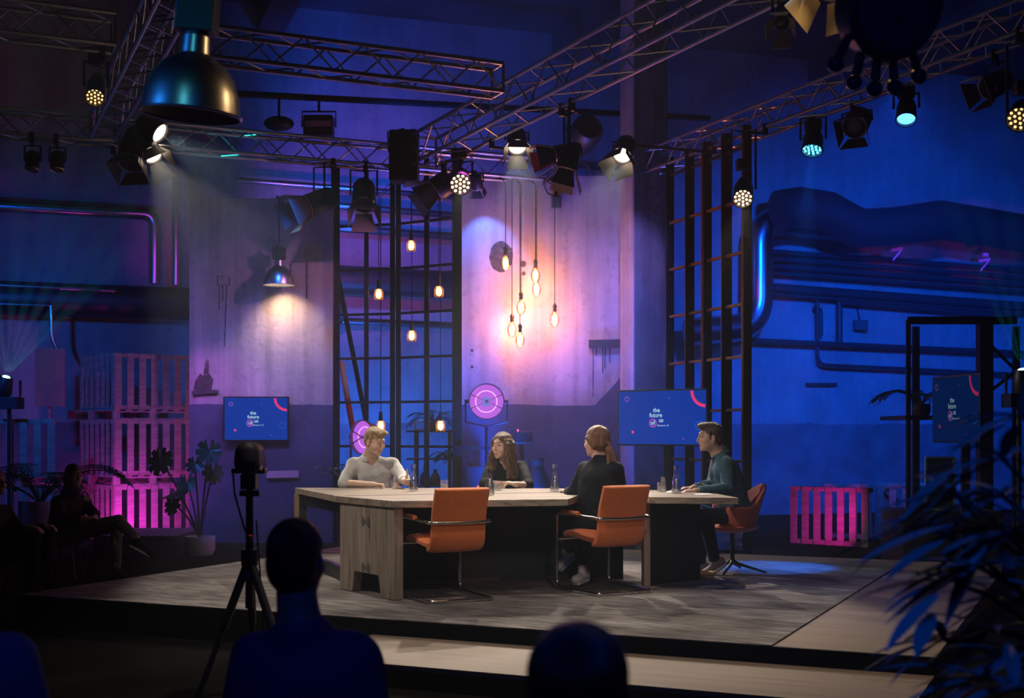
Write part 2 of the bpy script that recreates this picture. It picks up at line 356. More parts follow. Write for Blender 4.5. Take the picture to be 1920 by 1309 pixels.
def wallpt(s, off=0, z=0): p = V((WA.x, WA.y, 0))+WU*s+WN*off; return V((p.x, p.y, z))
# back wall built in its own frame (local x along the wall)
m = MB(); m.box((8, .15, 4.35), (30, .3, 8.7)); bw = struct(m.build('wall_back', WALLM)); bw.location = (WA.x, WA.y, 0); bw.rotation_euler = (0, 0, math.atan2(WU.y, WU.x))
m = MB(); m.box((-12.6, 9.5, 4.35), (.3, 21.5, 8.7)); struct(m.build('wall_left', WALLM))
m = MB(); m.box((12.6, 13.6, 4.35), (.3, 29, 8.7)); struct(m.build('wall_right', WALLM))
m = MB(); m.box((0, 13.5, 8.82), (30, 29, .24)); struct(m.build('ceiling', CEILM))
for k in range(5):   # concrete ceiling beams running out from the back wall
    a = wallpt(3+5.2*k-4, .1, 8.45); b = a+WN*22; m = MB(); m.bar(a, b, .45, .5); struct(m.build('trim_%d' % (k+1), CEILM))
# haze of the hall
hz = bpy.data.materials.new('thin stage haze'); hz.use_nodes = True; t = hz.node_tree; t.nodes.clear()
vs_ = nd(t, 'ShaderNodeVolumeScatter'); vs_.inputs['Color'].default_value = (.75,.88,1,1); vs_.inputs['Density'].default_value = .0052; vs_.inputs['Anisotropy'].default_value = .35
oo = nd(t, 'ShaderNodeOutputMaterial'); t.links.new(vs_.outputs[0], oo.inputs['Volume'])
m = MB(); m.box((0, 13.7, 4.35), (24.6, 27.9, 8.6)); h_ = m.build('haze', hz); tag(h_, 'thin haze filling the whole hall and catching the light beams', 'haze', kind='stuff')
# ---------------------------------------------------------------- stage
WOODST = wood_mat('stage plywood', (.27,.19,.13), (.17,.115,.08), 0, .7)
stage = thing('stage', 'low black-edged stage platform with plywood deck under the grey carpet', 'stage', (0,0,0))
L0, L1, D1 = -.3, 6.77, 5.95
def rect(u0, u1, v0, v1): return [(ST(a, b).x, ST(a, b).y) for a, b in ((u0,v0),(u1,v0),(u1,v1),(u0,v1))]
def inframe(o): # give the object the stage's own axes
    R = Matrix((SU, SV, V((0,0,1)))).transposed().to_4x4(); R.translation = SA
    o.data.transform((R.inverted())); o.location = SA; o.rotation_euler = R.to_euler(); return o
m = MB(); m.prism(rect(L0, L1, .01, D1), .21, .24); d = m.build('deck', WOODST); inframe(d); d.parent = stage
m = MB(); m.prism(rect(L0+.01, L1-.01, .02, D1-.01), 0, .21); m.build('skirt', SKIRTM, stage)
m = MB(); m.prism(rect(L0-.01, L1+.01, -.01, .02), .0, .243); m.build('front_edge', SKIRTM, stage)
m = MB(); m.prism(rect(L0, 5.81, .0, 5.25), .24, .25); cp = m.build('carpet', carpet_mat()); inframe(cp)
tag(cp, 'large grey woven carpet laid on the stage under the wooden table', 'carpet')
step = thing('stage_step', 'long plywood step with black riser along the front of the stage', 'step')
m = MB(); m.prism(rect(3.0, L1, -1.0, -.02), .11, .14); d = m.build('tread', WOODST); inframe(d); d.parent = step
m = MB(); m.prism(rect(3.01, L1-.01, -.99, -.02), 0, .11); m.build('riser', SKIRTM, step)
# low black riser at the left and black counter at the right
m = MB(); a = P(246, 1003, 16.5); m.box((a.x+.05, 17.2, .125), (1.05, 1.4, .25)); o = m.build('low_plinth', mat('black plinth board', (.05,.04,.05), .6), bevel=.01); tag(o, 'low black plinth on the floor in front of the magenta lit pallets', 'plinth')
# ---------------------------------------------------------------- trusses
TZ = 5.12
CHORDS = []
def chord_near(p):
    best = None
    for a, b in CHORDS:
        d = b-a; t = max(.02, min(.98, (V(p)-a).dot(d)/d.length_squared)); q = a+d*t
        if best is None or (q-V(p)).length < (best-V(p)).length: best = q
    return best
def truss(label, p0, p1, size=.29, group='lighting trusses'):
    p0, p1 = V(p0), V(p1); d = (p1-p0).normalized(); r = d.cross(V((0,0,1))).normalized(); u = V((0,0,1))
    CHORDS.extend([(p0+r*s_*size/2, p1+r*s_*size/2) for s_ in (-1, 1)])
    t = thing('lighting_truss', label, 'truss', p0, 0, group)
    cs = [(r*i*size/2)+u*(size if j else 0) for i, j in ((-1,0),(1,0),(1,1),(-1,1))]
    for c in cs:
        m = MB(); m.tube(p0+c, p1+c, .024, n=8); m.build('chord', STEEL, t, smooth=True)
    n = max(2, round((p1-p0).length/(size*1.05))); L = (p1-p0).length
    for k in range(4):
        a, b = cs[k], cs[(k+1) % 4]; m = MB()
        for i in range(n):
            q0, q1 = p0+d*L*i/n, p0+d*L*(i+1)/n
            if i % 2: m.tube(q0+a, q1+b, .010, n=5)
            else: m.tube(q0+b, q1+a, .010, n=5)
        m.build('lattice', STEEL, t)
    for q in (p0, p1):
        m = MB()
        for k in range(4): m.tube(q+cs[k], q+cs[(k+1) % 4], .016, n=6)
        m.build('end_frame', STEEL, t)
    return t
def t3(x): return V((x, 16.5+(x+4.18)*.4425, TZ))
def al(p, k): d = V((2.03, -4.7, 0)).normalized(); return V(p)+d*k
T3a, T3b = t3(-9.5), t3(1.52)
truss('long rear aluminium truss across the set above the wall panels', T3a, T3b)
truss('wide aluminium truss running from the rear truss up to the top right', V((-1.30, 17.7, TZ))+V((3.27,-6.8,0)).normalized()*.25, V((-1.30, 17.7, TZ))+V((3.27,-6.8,0)).normalized()*13, .38)
truss('aluminium truss running forward from the corner above the right iron frame', al((1.50, 18.95, TZ), .22), al((1.50, 18.95, TZ), 13))
truss('aluminium truss slanting up beside the big pendant lamp on the left', V((-5.07, 16.1, TZ))+V((2.1,-4.85,0)).normalized()*.25, V((-5.07, 16.1, TZ))+V((2.1,-4.85,0)).normalized()*7.5)
truss('dim front cross truss in the top left corner, left of the slanting truss', V((-7.5, 10.4, TZ)), V((-3.70, 12.14, TZ)))
truss('front cross truss high between the big pendant lamp and the wide truss', V((-3.20, 12.37, TZ)), V((-.15, 13.77, TZ)))
# dark pipe bar behind the rear truss
def wp(px, py, off=.3): return onwall(px, py, off=off)
m = MB(); m.tube(P(330, 170, 18.6), P(1330, 222, 22.2), .05, n=8); o = m.build('lighting_bar', IRON, smooth=True); tag(o, 'dark horizontal lighting bar hung in front of the upper blue wall', 'bar')
# ---------------------------------------------------------------- wall services: ducts and pipes
def duct(name, label, cat, pts, r, m_=SILV, bands=True, band_m=None, n=16):
    t = thing(name, label, cat, pts[0]); m = MB(); m.path(pts, r, n); m.build('tube', m_, t, smooth=True)
    if bands:
        for i in range(len(pts)-1):
            a, b = V(pts[i]), V(pts[i+1]); L = (b-a).length
            if L < 1.0: continue
            for k in range(1, min(6, int(L/1.2)+1)):
                p = a.lerp(b, k/(int(L/1.2)+1)); d = (b-a).normalized(); q = MB(); q.tube(p-d*.02, p+d*.02, r*1.05, n=n); q.build('band', band_m or m_, t, smooth=True)
    return t
def corner(a, b, c, r, n=6):
    """polyline a..b..c with a rounded corner at b"""
    a, b, c = V(a), V(b), V(c); p = b+(a-b).normalized()*r; q = b+(c-b).normalized()*r
    return [a]+[(p*(1-t)**2+b*2*t*(1-t)+q*t*t) for t in [i/n for i in range(n+1)]]+[c]
DARKP = mat('dark painted pipe', (.05,.05,.055), .5, .3)
duct('ventilation_duct', 'bright duct falling down the wall left of the left panel, the left one of two', 'duct', corner(onwall(-40, 384, off=.5), onwall(291, 402, off=.5), onwall(291, 532, off=.5), .2), .10)
duct('ventilation_duct', 'thin bright duct rising tall beside the left panel edge', 'duct', [onwall(331, 330, off=.45), onwall(331, 535, off=.45)], .075)
duct('ventilation_duct', 'thick dark duct running low along the left wall above the pallets', 'duct', [onwall(-60, 556, off=.5), onwall(640, 580, off=.5)], .26, mat('dull duct', (.07,.075,.08), .45, .7))
duct('wall_pipe', 'slim greenish-lit pipe on the left wall over the thick duct', 'pipe', [onwall(-60, 532, off=.85), onwall(215, 545, off=.85)], .035, bands=False)
duct('wall_pipe', 'slim blue pipe on the left wall under the thick duct', 'pipe', [onwall(-60, 568, off=.85), onwall(95, 573, off=.85)], .025, bands=False)
duct('wall_pipe', 'short vertical pipe bending down near the left edge by the teal projector', 'pipe', corner(onwall(95, 573, off=.85), onwall(97, 640, off=.85), onwall(112, 662, off=.85), .15), .03, bands=False)
for i, (y0, y1, r, off, w_) in enumerate([(345, 372, .05, .4, 'uppermost'), (383, 408, .06, .4, 'second highest'), (425, 445, .07, .3, 'third highest')]):
    duct('wall_pipe', '%s shiny pipe on the back wall behind the lattice window frame' % w_, 'pipe', [onwall(440 if i == 0 else 600, y0-8 if i == 0 else y0, off=off), onwall(1165, y1+22, off=off)], r)
duct('ventilation_duct', 'broad dark duct crossing the back wall behind the middle of the lattice frame', 'duct', [onwall(600, 522, off=.3), onwall(1180, 552, off=.3)], .24, mat('dull duct', (.07,.075,.08), .45, .7))
duct('wall_pipe', 'low blue pipe behind the lattice frame under the broad duct', 'pipe', [onwall(600, 600, off=.3), onwall(1180, 625, off=.3)], .06)
# right side
duct('ventilation_duct', 'shiny elbow duct hanging down the wall right of the tall iron frame', 'duct',
     corner(onwall(1600, 430, off=.75), onwall(1424, 412, off=.75), onwall(1424, 500, off=.75), .45, 8)[:-1]+corner(onwall(1424, 500, off=.75), onwall(1424, 612, off=.75), onwall(1290, 622, off=.75), .55, 8), .25)
duct('ventilation_duct', 'huge dark flexible duct sagging high along the right wall', 'duct', [onwall(1460, 395, off=1.5), onwall(1500, 388, off=1.5), onwall(1550, 396, off=1.5), onwall(1610, 428, off=1.5), onwall(1680, 425, off=1.5), onwall(1760, 412, off=1.5), onwall(1840, 425, off=1.5), onwall(1990, 450, off=1.5)], .36, mat('dull duct', (.07,.075,.08), .45, .7), bands=False)
for i, (y, r, w_) in enumerate([(472, .05, 'first'), (486, .04, 'second'), (499, .05, 'third'), (513, .035, 'fourth'), (540, .09, 'fifth'), (552, .035, 'sixth')]):
    duct('wall_pipe', 'dim horizontal pipe on the right wall, %s from the top of six' % w_, 'pipe', [onwall(1395, y-4, off=.25), onwall(1990, y+40, off=.25)], r, DARKP, bands=False)
duct('wall_pipe', 'dark pipe stepping down the right wall above the wall socket box', 'pipe', [onwall(1575, 566, off=.2), onwall(1860, 589, off=.2)], .06, DARKP, bands=False)
duct('wall_pipe', 'long dark pipe at mid height on the right wall', 'pipe', [onwall(1300, 634, off=.2), onwall(1950, 664, off=.2)], .055, DARKP, bands=False)
duct('wall_pipe', 'looping thin pipe on the right wall left of the shelf frame', 'pipe', corner(onwall(1533, 560, off=.2), onwall(1533, 684, off=.2), onwall(1950, 704, off=.2), .2), .035, DARKP, bands=False)
duct('wall_pipe', 'thick upright dark pipe on the right wall under the six pipes', 'pipe', [onwall(1574, 556, off=.15), onwall(1574, 652, off=.15)], .06, DARKP, bands=False)
duct('wall_pipe', 'short upright pipe with valve left of the thick upright pipe', 'pipe', corner(onwall(1526, 579, off=.15), onwall(1538, 579, off=.15), onwall(1539, 630, off=.15), .08), .045, DARKP, bands=False)
sb = thing('junction_box', 'small dark square junction box on the right blue wall', 'box', onwall(1614, 608, off=.12)); m = MB(); m.box(onwall(1614, 610, off=.14), (.27,.1,.2), ); m.build('case', DARKP, sb, bevel=.01)
m = MB(); m.tube(onwall(1607, 575, off=.05), onwall(1612, 602, off=.05), .012, n=6); m.build('cable', BLKM, sb)
m = MB(); m.bar(onwall(1512, 721, off=.05), onwall(1568, 721, off=.05), .08, .06); o = m.build('wall_ledge', DARKP); tag(o, 'short dark ledge fixed to the right blue wall', 'ledge')
# ---------------------------------------------------------------- painted set panels and column
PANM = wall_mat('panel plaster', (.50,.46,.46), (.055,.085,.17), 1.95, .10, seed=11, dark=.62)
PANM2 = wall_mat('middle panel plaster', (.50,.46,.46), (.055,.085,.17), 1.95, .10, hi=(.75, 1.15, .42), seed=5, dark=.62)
STAIN_HOLE = mat('dark stain', (.085,.06,.07), .9)
_t = STAIN_HOLE.node_tree; _b = _t.nodes['Principled BSDF']; _tc = nd(_t, 'ShaderNodeTexCoord'); _n = nd(_t, 'ShaderNodeTexNoise'); _n.inputs['Scale'].default_value = 14; _n.inputs['Detail'].default_value = 6
_r = nd(_t, 'ShaderNodeValToRGB'); _r.color_ramp.elements[0].position = .30; _r.color_ramp.elements[1].position = .62; _r.color_ramp.elements[0].color = (.15,.15,.15,1); _r.color_ramp.elements[1].color = (.85,.85,.85,1)
_t.links.new(_tc.outputs['Object'], _n.inputs['Vector']); _t.links.new(_n.outputs['Fac'], _r.inputs[0]); _t.links.new(_r.outputs[0], _b.inputs['Alpha'])
def stain_recess_poly(name, pts, Y, parent, seed=0):
    rnd = random.Random(seed); m = MB(); q = []
    for i, (a, b) in enumerate(pts): q.append(P(a, b, Y))
    m.add(q+[p+V((0,.004,0)) for p in q], [tuple(range(len(q))), tuple(range(2*len(q)-1, len(q)-1, -1))]+[(i, (i+1) % len(q), len(q)+(i+1) % len(q), len(q)+i) for i in range(len(q))])
    return m.build(name, STAIN_HOLE, parent)
def disc_pts(cx, cy, rx, ry, n=18, j=.1, seed=0):
    r = random.Random(seed); return [(cx+rx*(1+r.uniform(-j, j))*math.cos(2*PI*i/n), cy+ry*(1+r.uniform(-j, j))*math.sin(2*PI*i/n)) for i in range(n)]
def panel(label, x0, x1, ytop, Y, m_):
    a, b = P(x0, ytop, Y), P(x1, ytop, Y); t = thing('wall_panel', label, 'wall panel', ((a.x+b.x)/2, Y+.1, 0), 0, 'painted plaster set panels')
    m = MB(); m.box((0, 0, a.z/2), (b.x-a.x, .2, a.z)); o = m.build('board', m_); o.location = (0,0,0); o.parent = t
    return t
PY = 18.45
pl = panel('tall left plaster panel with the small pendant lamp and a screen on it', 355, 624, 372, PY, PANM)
def lines(name, segs, r, parent, Y=PY):
    m = MB()
    for a, b in segs: m.bar(P(*a, Y-.004), P(*b, Y-.004), r, .006)
    return m.build(name, STAIN_HOLE, parent)
lines('dirt_mark', [((408,518),(430,518)),((408,535),(431,535)),((408,518),(408,535)),((430,518),(430,535)),((411,535),(411,580)),((417,535),(418,565)),((425,535),(421,650))], .012, pl)
lines('dirt_mark', [((543,492),(579,493)),((545,494),(545,540)),((575,494),(575,560))], .02, pl)
stain_recess_poly('stain_recess_mark', [(362,735),(366,715),(375,700),(381,705),(385,676),(391,674),(392,700),(400,712),(396,735),(407,733),(407,740),(362,741)], PY-.004, pl)
m = MB(); m.bar(P(360,737,PY-.03), P(408,734,PY-.03), .05, .05); m.build('ledge', DARKP, pl)
m = MB(); m.bar(P(500,890,PY-.03), P(560,889,PY-.03), .02, .10); m.build('patch', mat('pale patch', (.45,.36,.42), .8), pl)
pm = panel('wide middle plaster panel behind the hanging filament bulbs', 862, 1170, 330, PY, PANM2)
stain_recess_poly('stain_recess_mark', disc_pts(940, 482, 22, 29, 22, .05, 3), PY-.004, pm)  # flat dark discs stand in for the shade of a recess and holes
stain_recess_poly('stain_recess_mark', disc_pts(981, 495, 5.5, 6, 12, .05, 4), PY-.004, pm)
stain_recess_poly('stain_recess_mark', disc_pts(982, 513, 3.6, 4.2, 12, .05, 5), PY-.004, pm)
stain_recess_poly('stain_recess_mark', disc_pts(885, 657, 2.6, 2.6, 10, .05, 6), PY-.004, pm)
stain_recess_poly('stain_recess_mark', disc_pts(885, 688, 2.8, 2.8, 10, .05, 7), PY-.004, pm)
lines('dirt_mark', [((1112,652),(1112,745)),((1118,652),(1118,668)),((1130,652),(1130,700)),((1135,652),(1134,690)),((1143,652),(1143,680))], .012, pm)
m = MB(); m.bar(P(1104,645,PY-.05), P(1163,644,PY-.05), .1, .11); m.build('ledge', DARKP, pm)
# the real concrete column
COLM = wall_mat('column plaster', (.40,.38,.37), (.24,.24,.26), 1.6, .5, seed=21, dark=.45, streak=1)
c0, c1, c2 = P(1163, 800, 18.15), P(1188, 800, 17.75), P(1252, 800, 18.05)
m = MB(); poly = [(c0.x, c0.y), (c1.x, c1.y), (c2.x, c2.y), (c2.x-.05, c2.y+.55), (c0.x+.06, c0.y+.5)]
m.prism(poly, 0, 8.7); o = m.build('wall_column', COLM, bevel=.02); struct(o); o.name = 'trim_column'; o['kind'] = 'structure'
# ---------------------------------------------------------------- iron lattice frames
def lattice(label, posts, zs, ztop, group='iron lattice frames', name='window_frame', railw=.035, rust=()):
    """posts: list of (point, width); rails join consecutive posts at the heights zs"""
    t = thing(name, label, 'frame', (posts[0][0].x, posts[0][0].y, 0), 0, group)
    for i, (p, wd) in enumerate(posts):
        m = MB(); m.bar((p.x, p.y, 0), (p.x, p.y, ztop), wd, .05, up=(0,1,0)); m.build('post', RUST if i in rust else IRON, t, bevel=.004)
    for z in zs:
        m = MB(); a, b = posts[0][0], posts[-1][0]; m.bar((a.x, a.y, z), (b.x, b.y, z), .045, railw); m.build('rail', RUST if rust and z > 1.9 and z < 4.4 else IRON, t, bevel=.004)
    return t
def pp(px, Y): return V(((px-CX)/FPX*Y, Y, 0))
zc = [1.55+ (812-y)/134.0 for y in (420, 504, 588, 671, 754, 837, 920)]
lattice('left wing of the black lattice window frame between the two plaster panels', [(pp(629, 18.55), .12), (pp(687, 18.45), .06), (pp(736, 18.32), .07)], zc, 5.35)
lattice('right wing of the black lattice window frame, next to the middle panel', [(pp(747, 18.28), .07), (pp(800, 18.05), .07), (pp(857, 17.75), .13)], zc, 5.35)
zr = [1.55+(812-y)/155.0 for y in (284, 382, 478, 574, 671, 769, 865)]
def fr(px): return pp(px, 1/(1/17.3+(px-1256)/(1400-1256)*(1/15.5-1/17.3)))
lattice('tall iron frame with rusty red bars standing right of the column', [(fr(1256), .11), (fr(1293), .12), (fr(1317)+V((0,-.03,0)), .04), (fr(1326), .11), (fr(1362), .13), (fr(1393)+V((0,-.05,0)), .05), (fr(1401), .10)], zr, 5.2, rust=(2,5))
# leaning poles inside the lattice window
m = MB(); m.bar(P(634, 520, 19.0), P(694, 830, 18.9), .07, .05); o = m.build('leaning_pole', IRON); tag(o, 'dark pole leaning to the left behind the lattice frame', 'pole')
m = MB(); m.bar(P(640, 678, 19.2), P(651, 746, 19.15), .09, .04); m2 = MB(); m2.bar(P(651, 746, 19.15), P(662, 805, 19.1), .09, .04)
t = thing('leaning_plank', 'leaning plank, pale on top and red below, behind the lattice frame', 'plank', P(662, 805, 19.1)); m.build('pale_end', mat('pale wood', (.62,.58,.5), .7), t); m2.build('red_end', mat('red painted wood', (.5,.06,.04), .7), t)
# ---------------------------------------------------------------- pallets
def make_pallet(label):
    """a pallet 1.2 wide, .8 high, standing on edge; deck faces -y, centre bottom at origin"""
    t = thing('wooden_pallet', label, 'pallet', (0,0,0), 0, 'stacked wooden pallets')
    for i in range(7):
        m = MB(); m.box((-.55+i*1.1/6, -.061, .4), (.098, .022, .8)); m.build('slat', PALW, t)
    for z in (.03, .77):
        m = MB(); m.box((0, -.039, z), (1.2, .022, .06)); m.build('stringer', PALW, t)
        m = MB(); m.box((0, .061, z), (1.2, .022, .06)); m.build('bottom_board', PALW, t)
        for x in (-.55, 0, .55):
            m = MB(); m.box((x, .011, z), (.1, .078, .06)); m.build('block', PALW, t)
    return t
pal0 = make_pallet('pallet')
used = []
def place_pallet(label, loc, rz, flat=False):
    o = pal0 if not used else dup(pal0); used.append(o); o['label'] = label; o.location = loc
    o.rotation_euler = (PI/2 if flat else 0, 0, rz) if False else (0, 0, rz)
    if flat: o.rotation_euler = Euler((-PI/2, 0, 0)).to_matrix().to_4x4().to_euler(); o.rotation_euler = (Matrix.Rotation(rz, 3, 'Z') @ Matrix.Rotation(-PI/2, 3, 'X')).to_euler()
    return o
K = P(214, 812, 18.5); K.z = 0
aR = math.radians(41); aL = math.radians(41-90+360)
dR = V((math.cos(aR), math.sin(aR), 0)); dL = V((-math.sin(aR), math.cos(aR), 0))
nR = V((math.sin(aR), -math.cos(aR), 0))   # outward normal of right face
for (dv, rz, nm, outw) in ((dR, aR, 'right', V((math.sin(aR), -math.cos(aR), 0))), (dL, aR-PI/2, 'left', V((-math.cos(aR), -math.sin(aR), 0)))):
    for lv, (z, w_) in enumerate(((0, 'lowest'), (.944, 'middle'), (1.888, 'topmost'))):
        c = K+dv*.62-outw*.08+V((0,0,z)); place_pallet('%s upright pallet on the %s face of the magenta lit pallet stack' % (w_, nm), c, rz)
for z, w_ in ((.8, 'lower'), (1.744, 'upper')):
    c = K+dR*.6+dL*.42; place_pallet('%s flat pallet lying between the uprights of the magenta lit stack' % w_, (c.x-dL.x*.4, c.y-dL.y*.4, z+.072), aR, True)
    place_pallet('%s flat pallet at the back of the magenta lit stack' % w_, (c.x+dL.x*.42, c.y+dL.y*.42, z+.072), aR, True)
K2 = P(118, 812, 17.9); K2.z = 0
place_pallet('lower dim blue pallet left of the magenta stack, behind the white planter', (K2.x-.75, K2.y+.1, 0), .12)
place_pallet('upper dim blue pallet left of the magenta stack, behind the palm', (K2.x-.75, K2.y+.1, .944), .12)
place_pallet('flat pallet between the two dim blue pallets at the left', (K2.x-.75, K2.y+.5, .872), .12, True)
m = MB(); a, b = P(66, 708, 19.3), P(122, 708, 19.3); m.box(((a.x+b.x)/2, 19.3, a.z), (b.x-a.x, .03, .85)); o = m.build('plywood_board', mat('board wood', (.30,.2,.13), .8)); tag(o, 'brown board standing behind the palm beside the pallet stack', 'board'); o.location.z = -.0
m = MB(); m.bar(P(94, 745, 19.4), P(94, 1010, 19.4), .05); q = m.build('board_leg', PALW, o)
c = P(1558, 1000, 18.1); place_pallet('magenta lit pallet standing alone on the floor at the right', (c.x, c.y, 0), -.75)
for i in range(3):
    c = P(1625+i*48, 1000, 19.2+i*.15); place_pallet('dark pallet in the unlit row right of the magenta pallet, %s' % ('first', 'second', 'third')[i], (c.x, c.y, 0), .55 if i % 2 else -.3)
# ---------------------------------------------------------------- screens
SCRM = emis('screen blue', (.001,.055,.52), .62); SCRD = emis('screen blue dim', (.001,.04,.26), .22)
def ringmesh(m, cx, cz, r0, r1, W, H, yy, a0=0, a1=2*PI, n=40):
    """flat ring clipped to the screen rectangle"""
    for i in range(n):
        t0, t1 = a0+(a1-a0)*i/n, a0+(a1-a0)*(i+1)/n; q = []
        for r, t in ((r0, t0), (r1, t0), (r1, t1), (r0, t1)):
            q.append((max(-W/2, min(W/2, cx+r*math.cos(t))), yy, max(-H/2, min(H/2, cz+r*math.sin(t)))))
        m.add(q, [(0,1,2,3)])
def text_mesh(name, s, size, x, z, yy, mt, parent, bold=.012):
    cu = bpy.data.curves.new(name, 'FONT'); cu.body = s; cu.size = size; cu.offset = bold*size; cu.align_x = 'LEFT'; cu.fill_mode = 'FRONT'
    o = bpy.data.objects.new(name, cu); C.objects.link(o); dg = bpy.context.evaluated_depsgraph_get(); me = bpy.data.meshes.new_from_object(o.evaluated_get(dg)); bpy.data.objects.remove(o)
    me.transform(Matrix.Translation((x, yy, z)) @ Matrix.Rotation(PI/2, 4, 'X')); me.materials.clear(); me.materials.append(mt)
    q = link(bpy.data.objects.new(name, me)); q.parent = parent; return q
def screen(label, W, H, dim=False, group='screens with the event logo'):
    t = thing('flat_screen', label, 'screen', (0,0,0), 0, group); s = .35 if dim else 1
    wt = emis('screen white%d' % dim, (.55,.85,1), .8*s); pk = emis('screen pink%d' % dim, (1,.05,.22), .75*s); vi = emis('screen violet%d' % dim, (.55,.12,.75), .6*s); lb = emis('screen light blue%d' % dim, (.01,.17,.75), .75*s)
    m = MB(); m.box((0, .03, 0), (W+.03, .06, H+.03)); m.build('casing', BLACK, t, bevel=.006)
    m = MB(); m.box((0, -.002, 0), (W-.012, .004, H-.012)); d = m.build('display', SCRD if dim else SCRM, t)
    w, h = W-.02, H-.02; y = -.006
    m = MB(); ringmesh(m, w*.5, h*.5, h*.255, h*.315, w, h, y, PI, 1.5*PI, 24); m.build('arc_graphic', pk, d)
    m = MB(); ringmesh(m, -w*.405, h*.36, h*.038, h*.052, w, h, y); m.build('ring_graphic', vi, d)
    m = MB(); ringmesh(m, w*.425, -h*.155, h*.068, h*.082, w, h, y); m.build('ring_graphic', lb, d)
    m = MB(); ringmesh(m, -w*.335, -h*.275, 0, h*.030, w, h, y); ringmesh(m, w*.25, -h*.40, 0, h*.013, w, h, y); ringmesh(m, w*.09, h*.37, 0, h*.01, w, h, y); m.build('dot_graphic', pk, d)
    fs = h*.115
    m = MB(); ringmesh(m, -w*.097, -h*.105, h*.055, h*.085, w, h, y-.001); m.build('logo_ring', vi, d)
    text_mesh('logo_text', 'the', fs, -w*.095, h*.105, y-.003, wt, d); text_mesh('logo_text', 'future', fs, -w*.138, h*.01, y-.003, wt, d)
    text_mesh('logo_text', 'of', fs, -w*.122, -h*.135, y-.003, wt, d); text_mesh('logo_text', 'us', fs, -w*.028, -h*.085, y-.003, wt, d)
    text_mesh('logo_text', 'Bannouw .AI', fs*.42, -w*.045, -h*.165, y-.003, wt, d, .004)
    return t
sc1 = screen('bright blue screen mounted on the left plaster panel', .885, .60); c = P(480, 785.5, PY-.09); sc1.location = c; sc1.rotation_euler.z = .03
sc2 = screen('large blue screen in front of the column, left of the man in the teal jacket', 1.22, .655)
a, b = P(1166, 784, 16.1), P(1318, 782, 15.42); sc2.location = (a+b)/2; sc2.rotation_euler.z = math.atan2(b.y-a.y, b.x-a.x)
nn = V((-(b-a).y, (b-a).x, 0)).normalized(); cc = (a+b)/2+nn*.14
st = thing('screen_stand', 'black floor stand carrying the large blue screen', 'stand', (cc.x, cc.y, 0))
m = MB(); m.bar((cc.x, cc.y, .03), (cc.x, cc.y, cc.z+.1), .09, .05); m.build('pole', BLACK, st); m = MB(); m.box((cc.x, cc.y, .015), (.9, .6, .03)); m.build('base_plate', BLACK, st)
m = MB(); m.bar((a+b)/2+nn*.06, cc, .2, .25); m.build('bracket', BLACK, st)
sc3 = screen('dim screen turned sharply away beside the right shelf frame', 1.16, .72, True)
a, b = P(1756, 768, 14.9), P(1828, 766, 13.95); sc3.location = (a+b)/2; sc3.rotation_euler.z = math.atan2(b.y-a.y, b.x-a.x)
nn3 = V((-(b-a).y, (b-a).x, 0)).normalized(); c3 = (a+b)/2+nn3*.12
s3 = thing('screen_stand', 'dark stand behind the dim screen at the right', 'stand', (c3.x, c3.y, 0)); m = MB(); m.bar((c3.x, c3.y, .03), (c3.x, c3.y, c3.z+.1), .09, .05); m.build('pole', BLACK, s3); m = MB(); m.box((c3.x, c3.y, .015), (.7, .7, .03)); m.build('base_plate', BLACK, s3)
m = MB(); m.bar((a+b)/2+nn3*.06, c3, .16, .2); m.build('bracket', BLACK, s3)
# ---------------------------------------------------------------- shelf frame at the right
def zz(py, Y): return CZ-(py-HY)/FPX*Y
sh = thing('shelf_frame', 'tall dark open shelf frame at the right holding a small palm', 'shelf', (P(1703,0,16).x, 16, 0))
for px, Y, wd in ((1703, 16.0, .05), (1717, 17.0, .08), (1846, 16.0, .16), (1905, 17.0, .08)):
    a = P(px, 600, Y); m = MB(); m.bar((a.x, Y, 0), (a.x, Y, zz(600, 16.0)), wd, wd); m.build('post', IRON, sh)
for py, h in ((601, .09), (783, .05)):
    a, b = P(1703, py, 16.0), P(1905, py, 16.0); m = MB()
    if py == 601: m.bar(a, b, .1, h)
    else: m.box(((a.x+P(1760,0,16).x)/2, 16.5, a.z), (P(1760,0,16).x-a.x+.1, 1.1, h))
    m.build('rail' if py == 601 else 'shelf_board', IRON, sh)
m = MB(); a = P(1850, 640, 16); b = P(1900, 690, 16.5); m.bar(a, b, .03); m.bar(P(1855, 735, 16), P(1900, 700, 16.5), .03); m.build('brace', IRON, sh)
m = MB(); a, b = P(1690, 985, 15.2), P(1880, 985, 15.2); m.box(((a.x+b.x)/2, 15.6, .32), (b.x-a.x, .9, .64)); o = m.build('counter_box', mat('black counter', (.02,.02,.022), .6), bevel=.01); tag(o, 'black box counter low at the right under the dim screen', 'counter')
pf = thing('picture_frame', 'thin pale green frame standing on the black counter', 'frame', P(1765, 900, 15.3)); zb = .64
x0, x1, zt = P(1736, 0, 15.4).x, P(1790, 0, 15.4).x, zz(858, 15.4)
m = MB(); m.bar((x0, 15.4, zb), (x0, 15.4, zt), .02); m.bar((x1, 15.4, zb), (x1, 15.4, zt), .02); m.bar((x0, 15.4, zt), (x1, 15.4, zt), .02); m.bar((x0, 15.4, zb+.01), (x1, 15.4, zb+.01), .02); m.build('rim', mat('pale green metal', (.35,.5,.4), .5), pf)
m = MB(); m.box(((x0+x1)/2, 15.42, (zb+zt)/2), (x1-x0-.02, .01, zt-zb-.02)); m.build('panel', mat('dark teal panel', (.03,.08,.08), .5), pf)
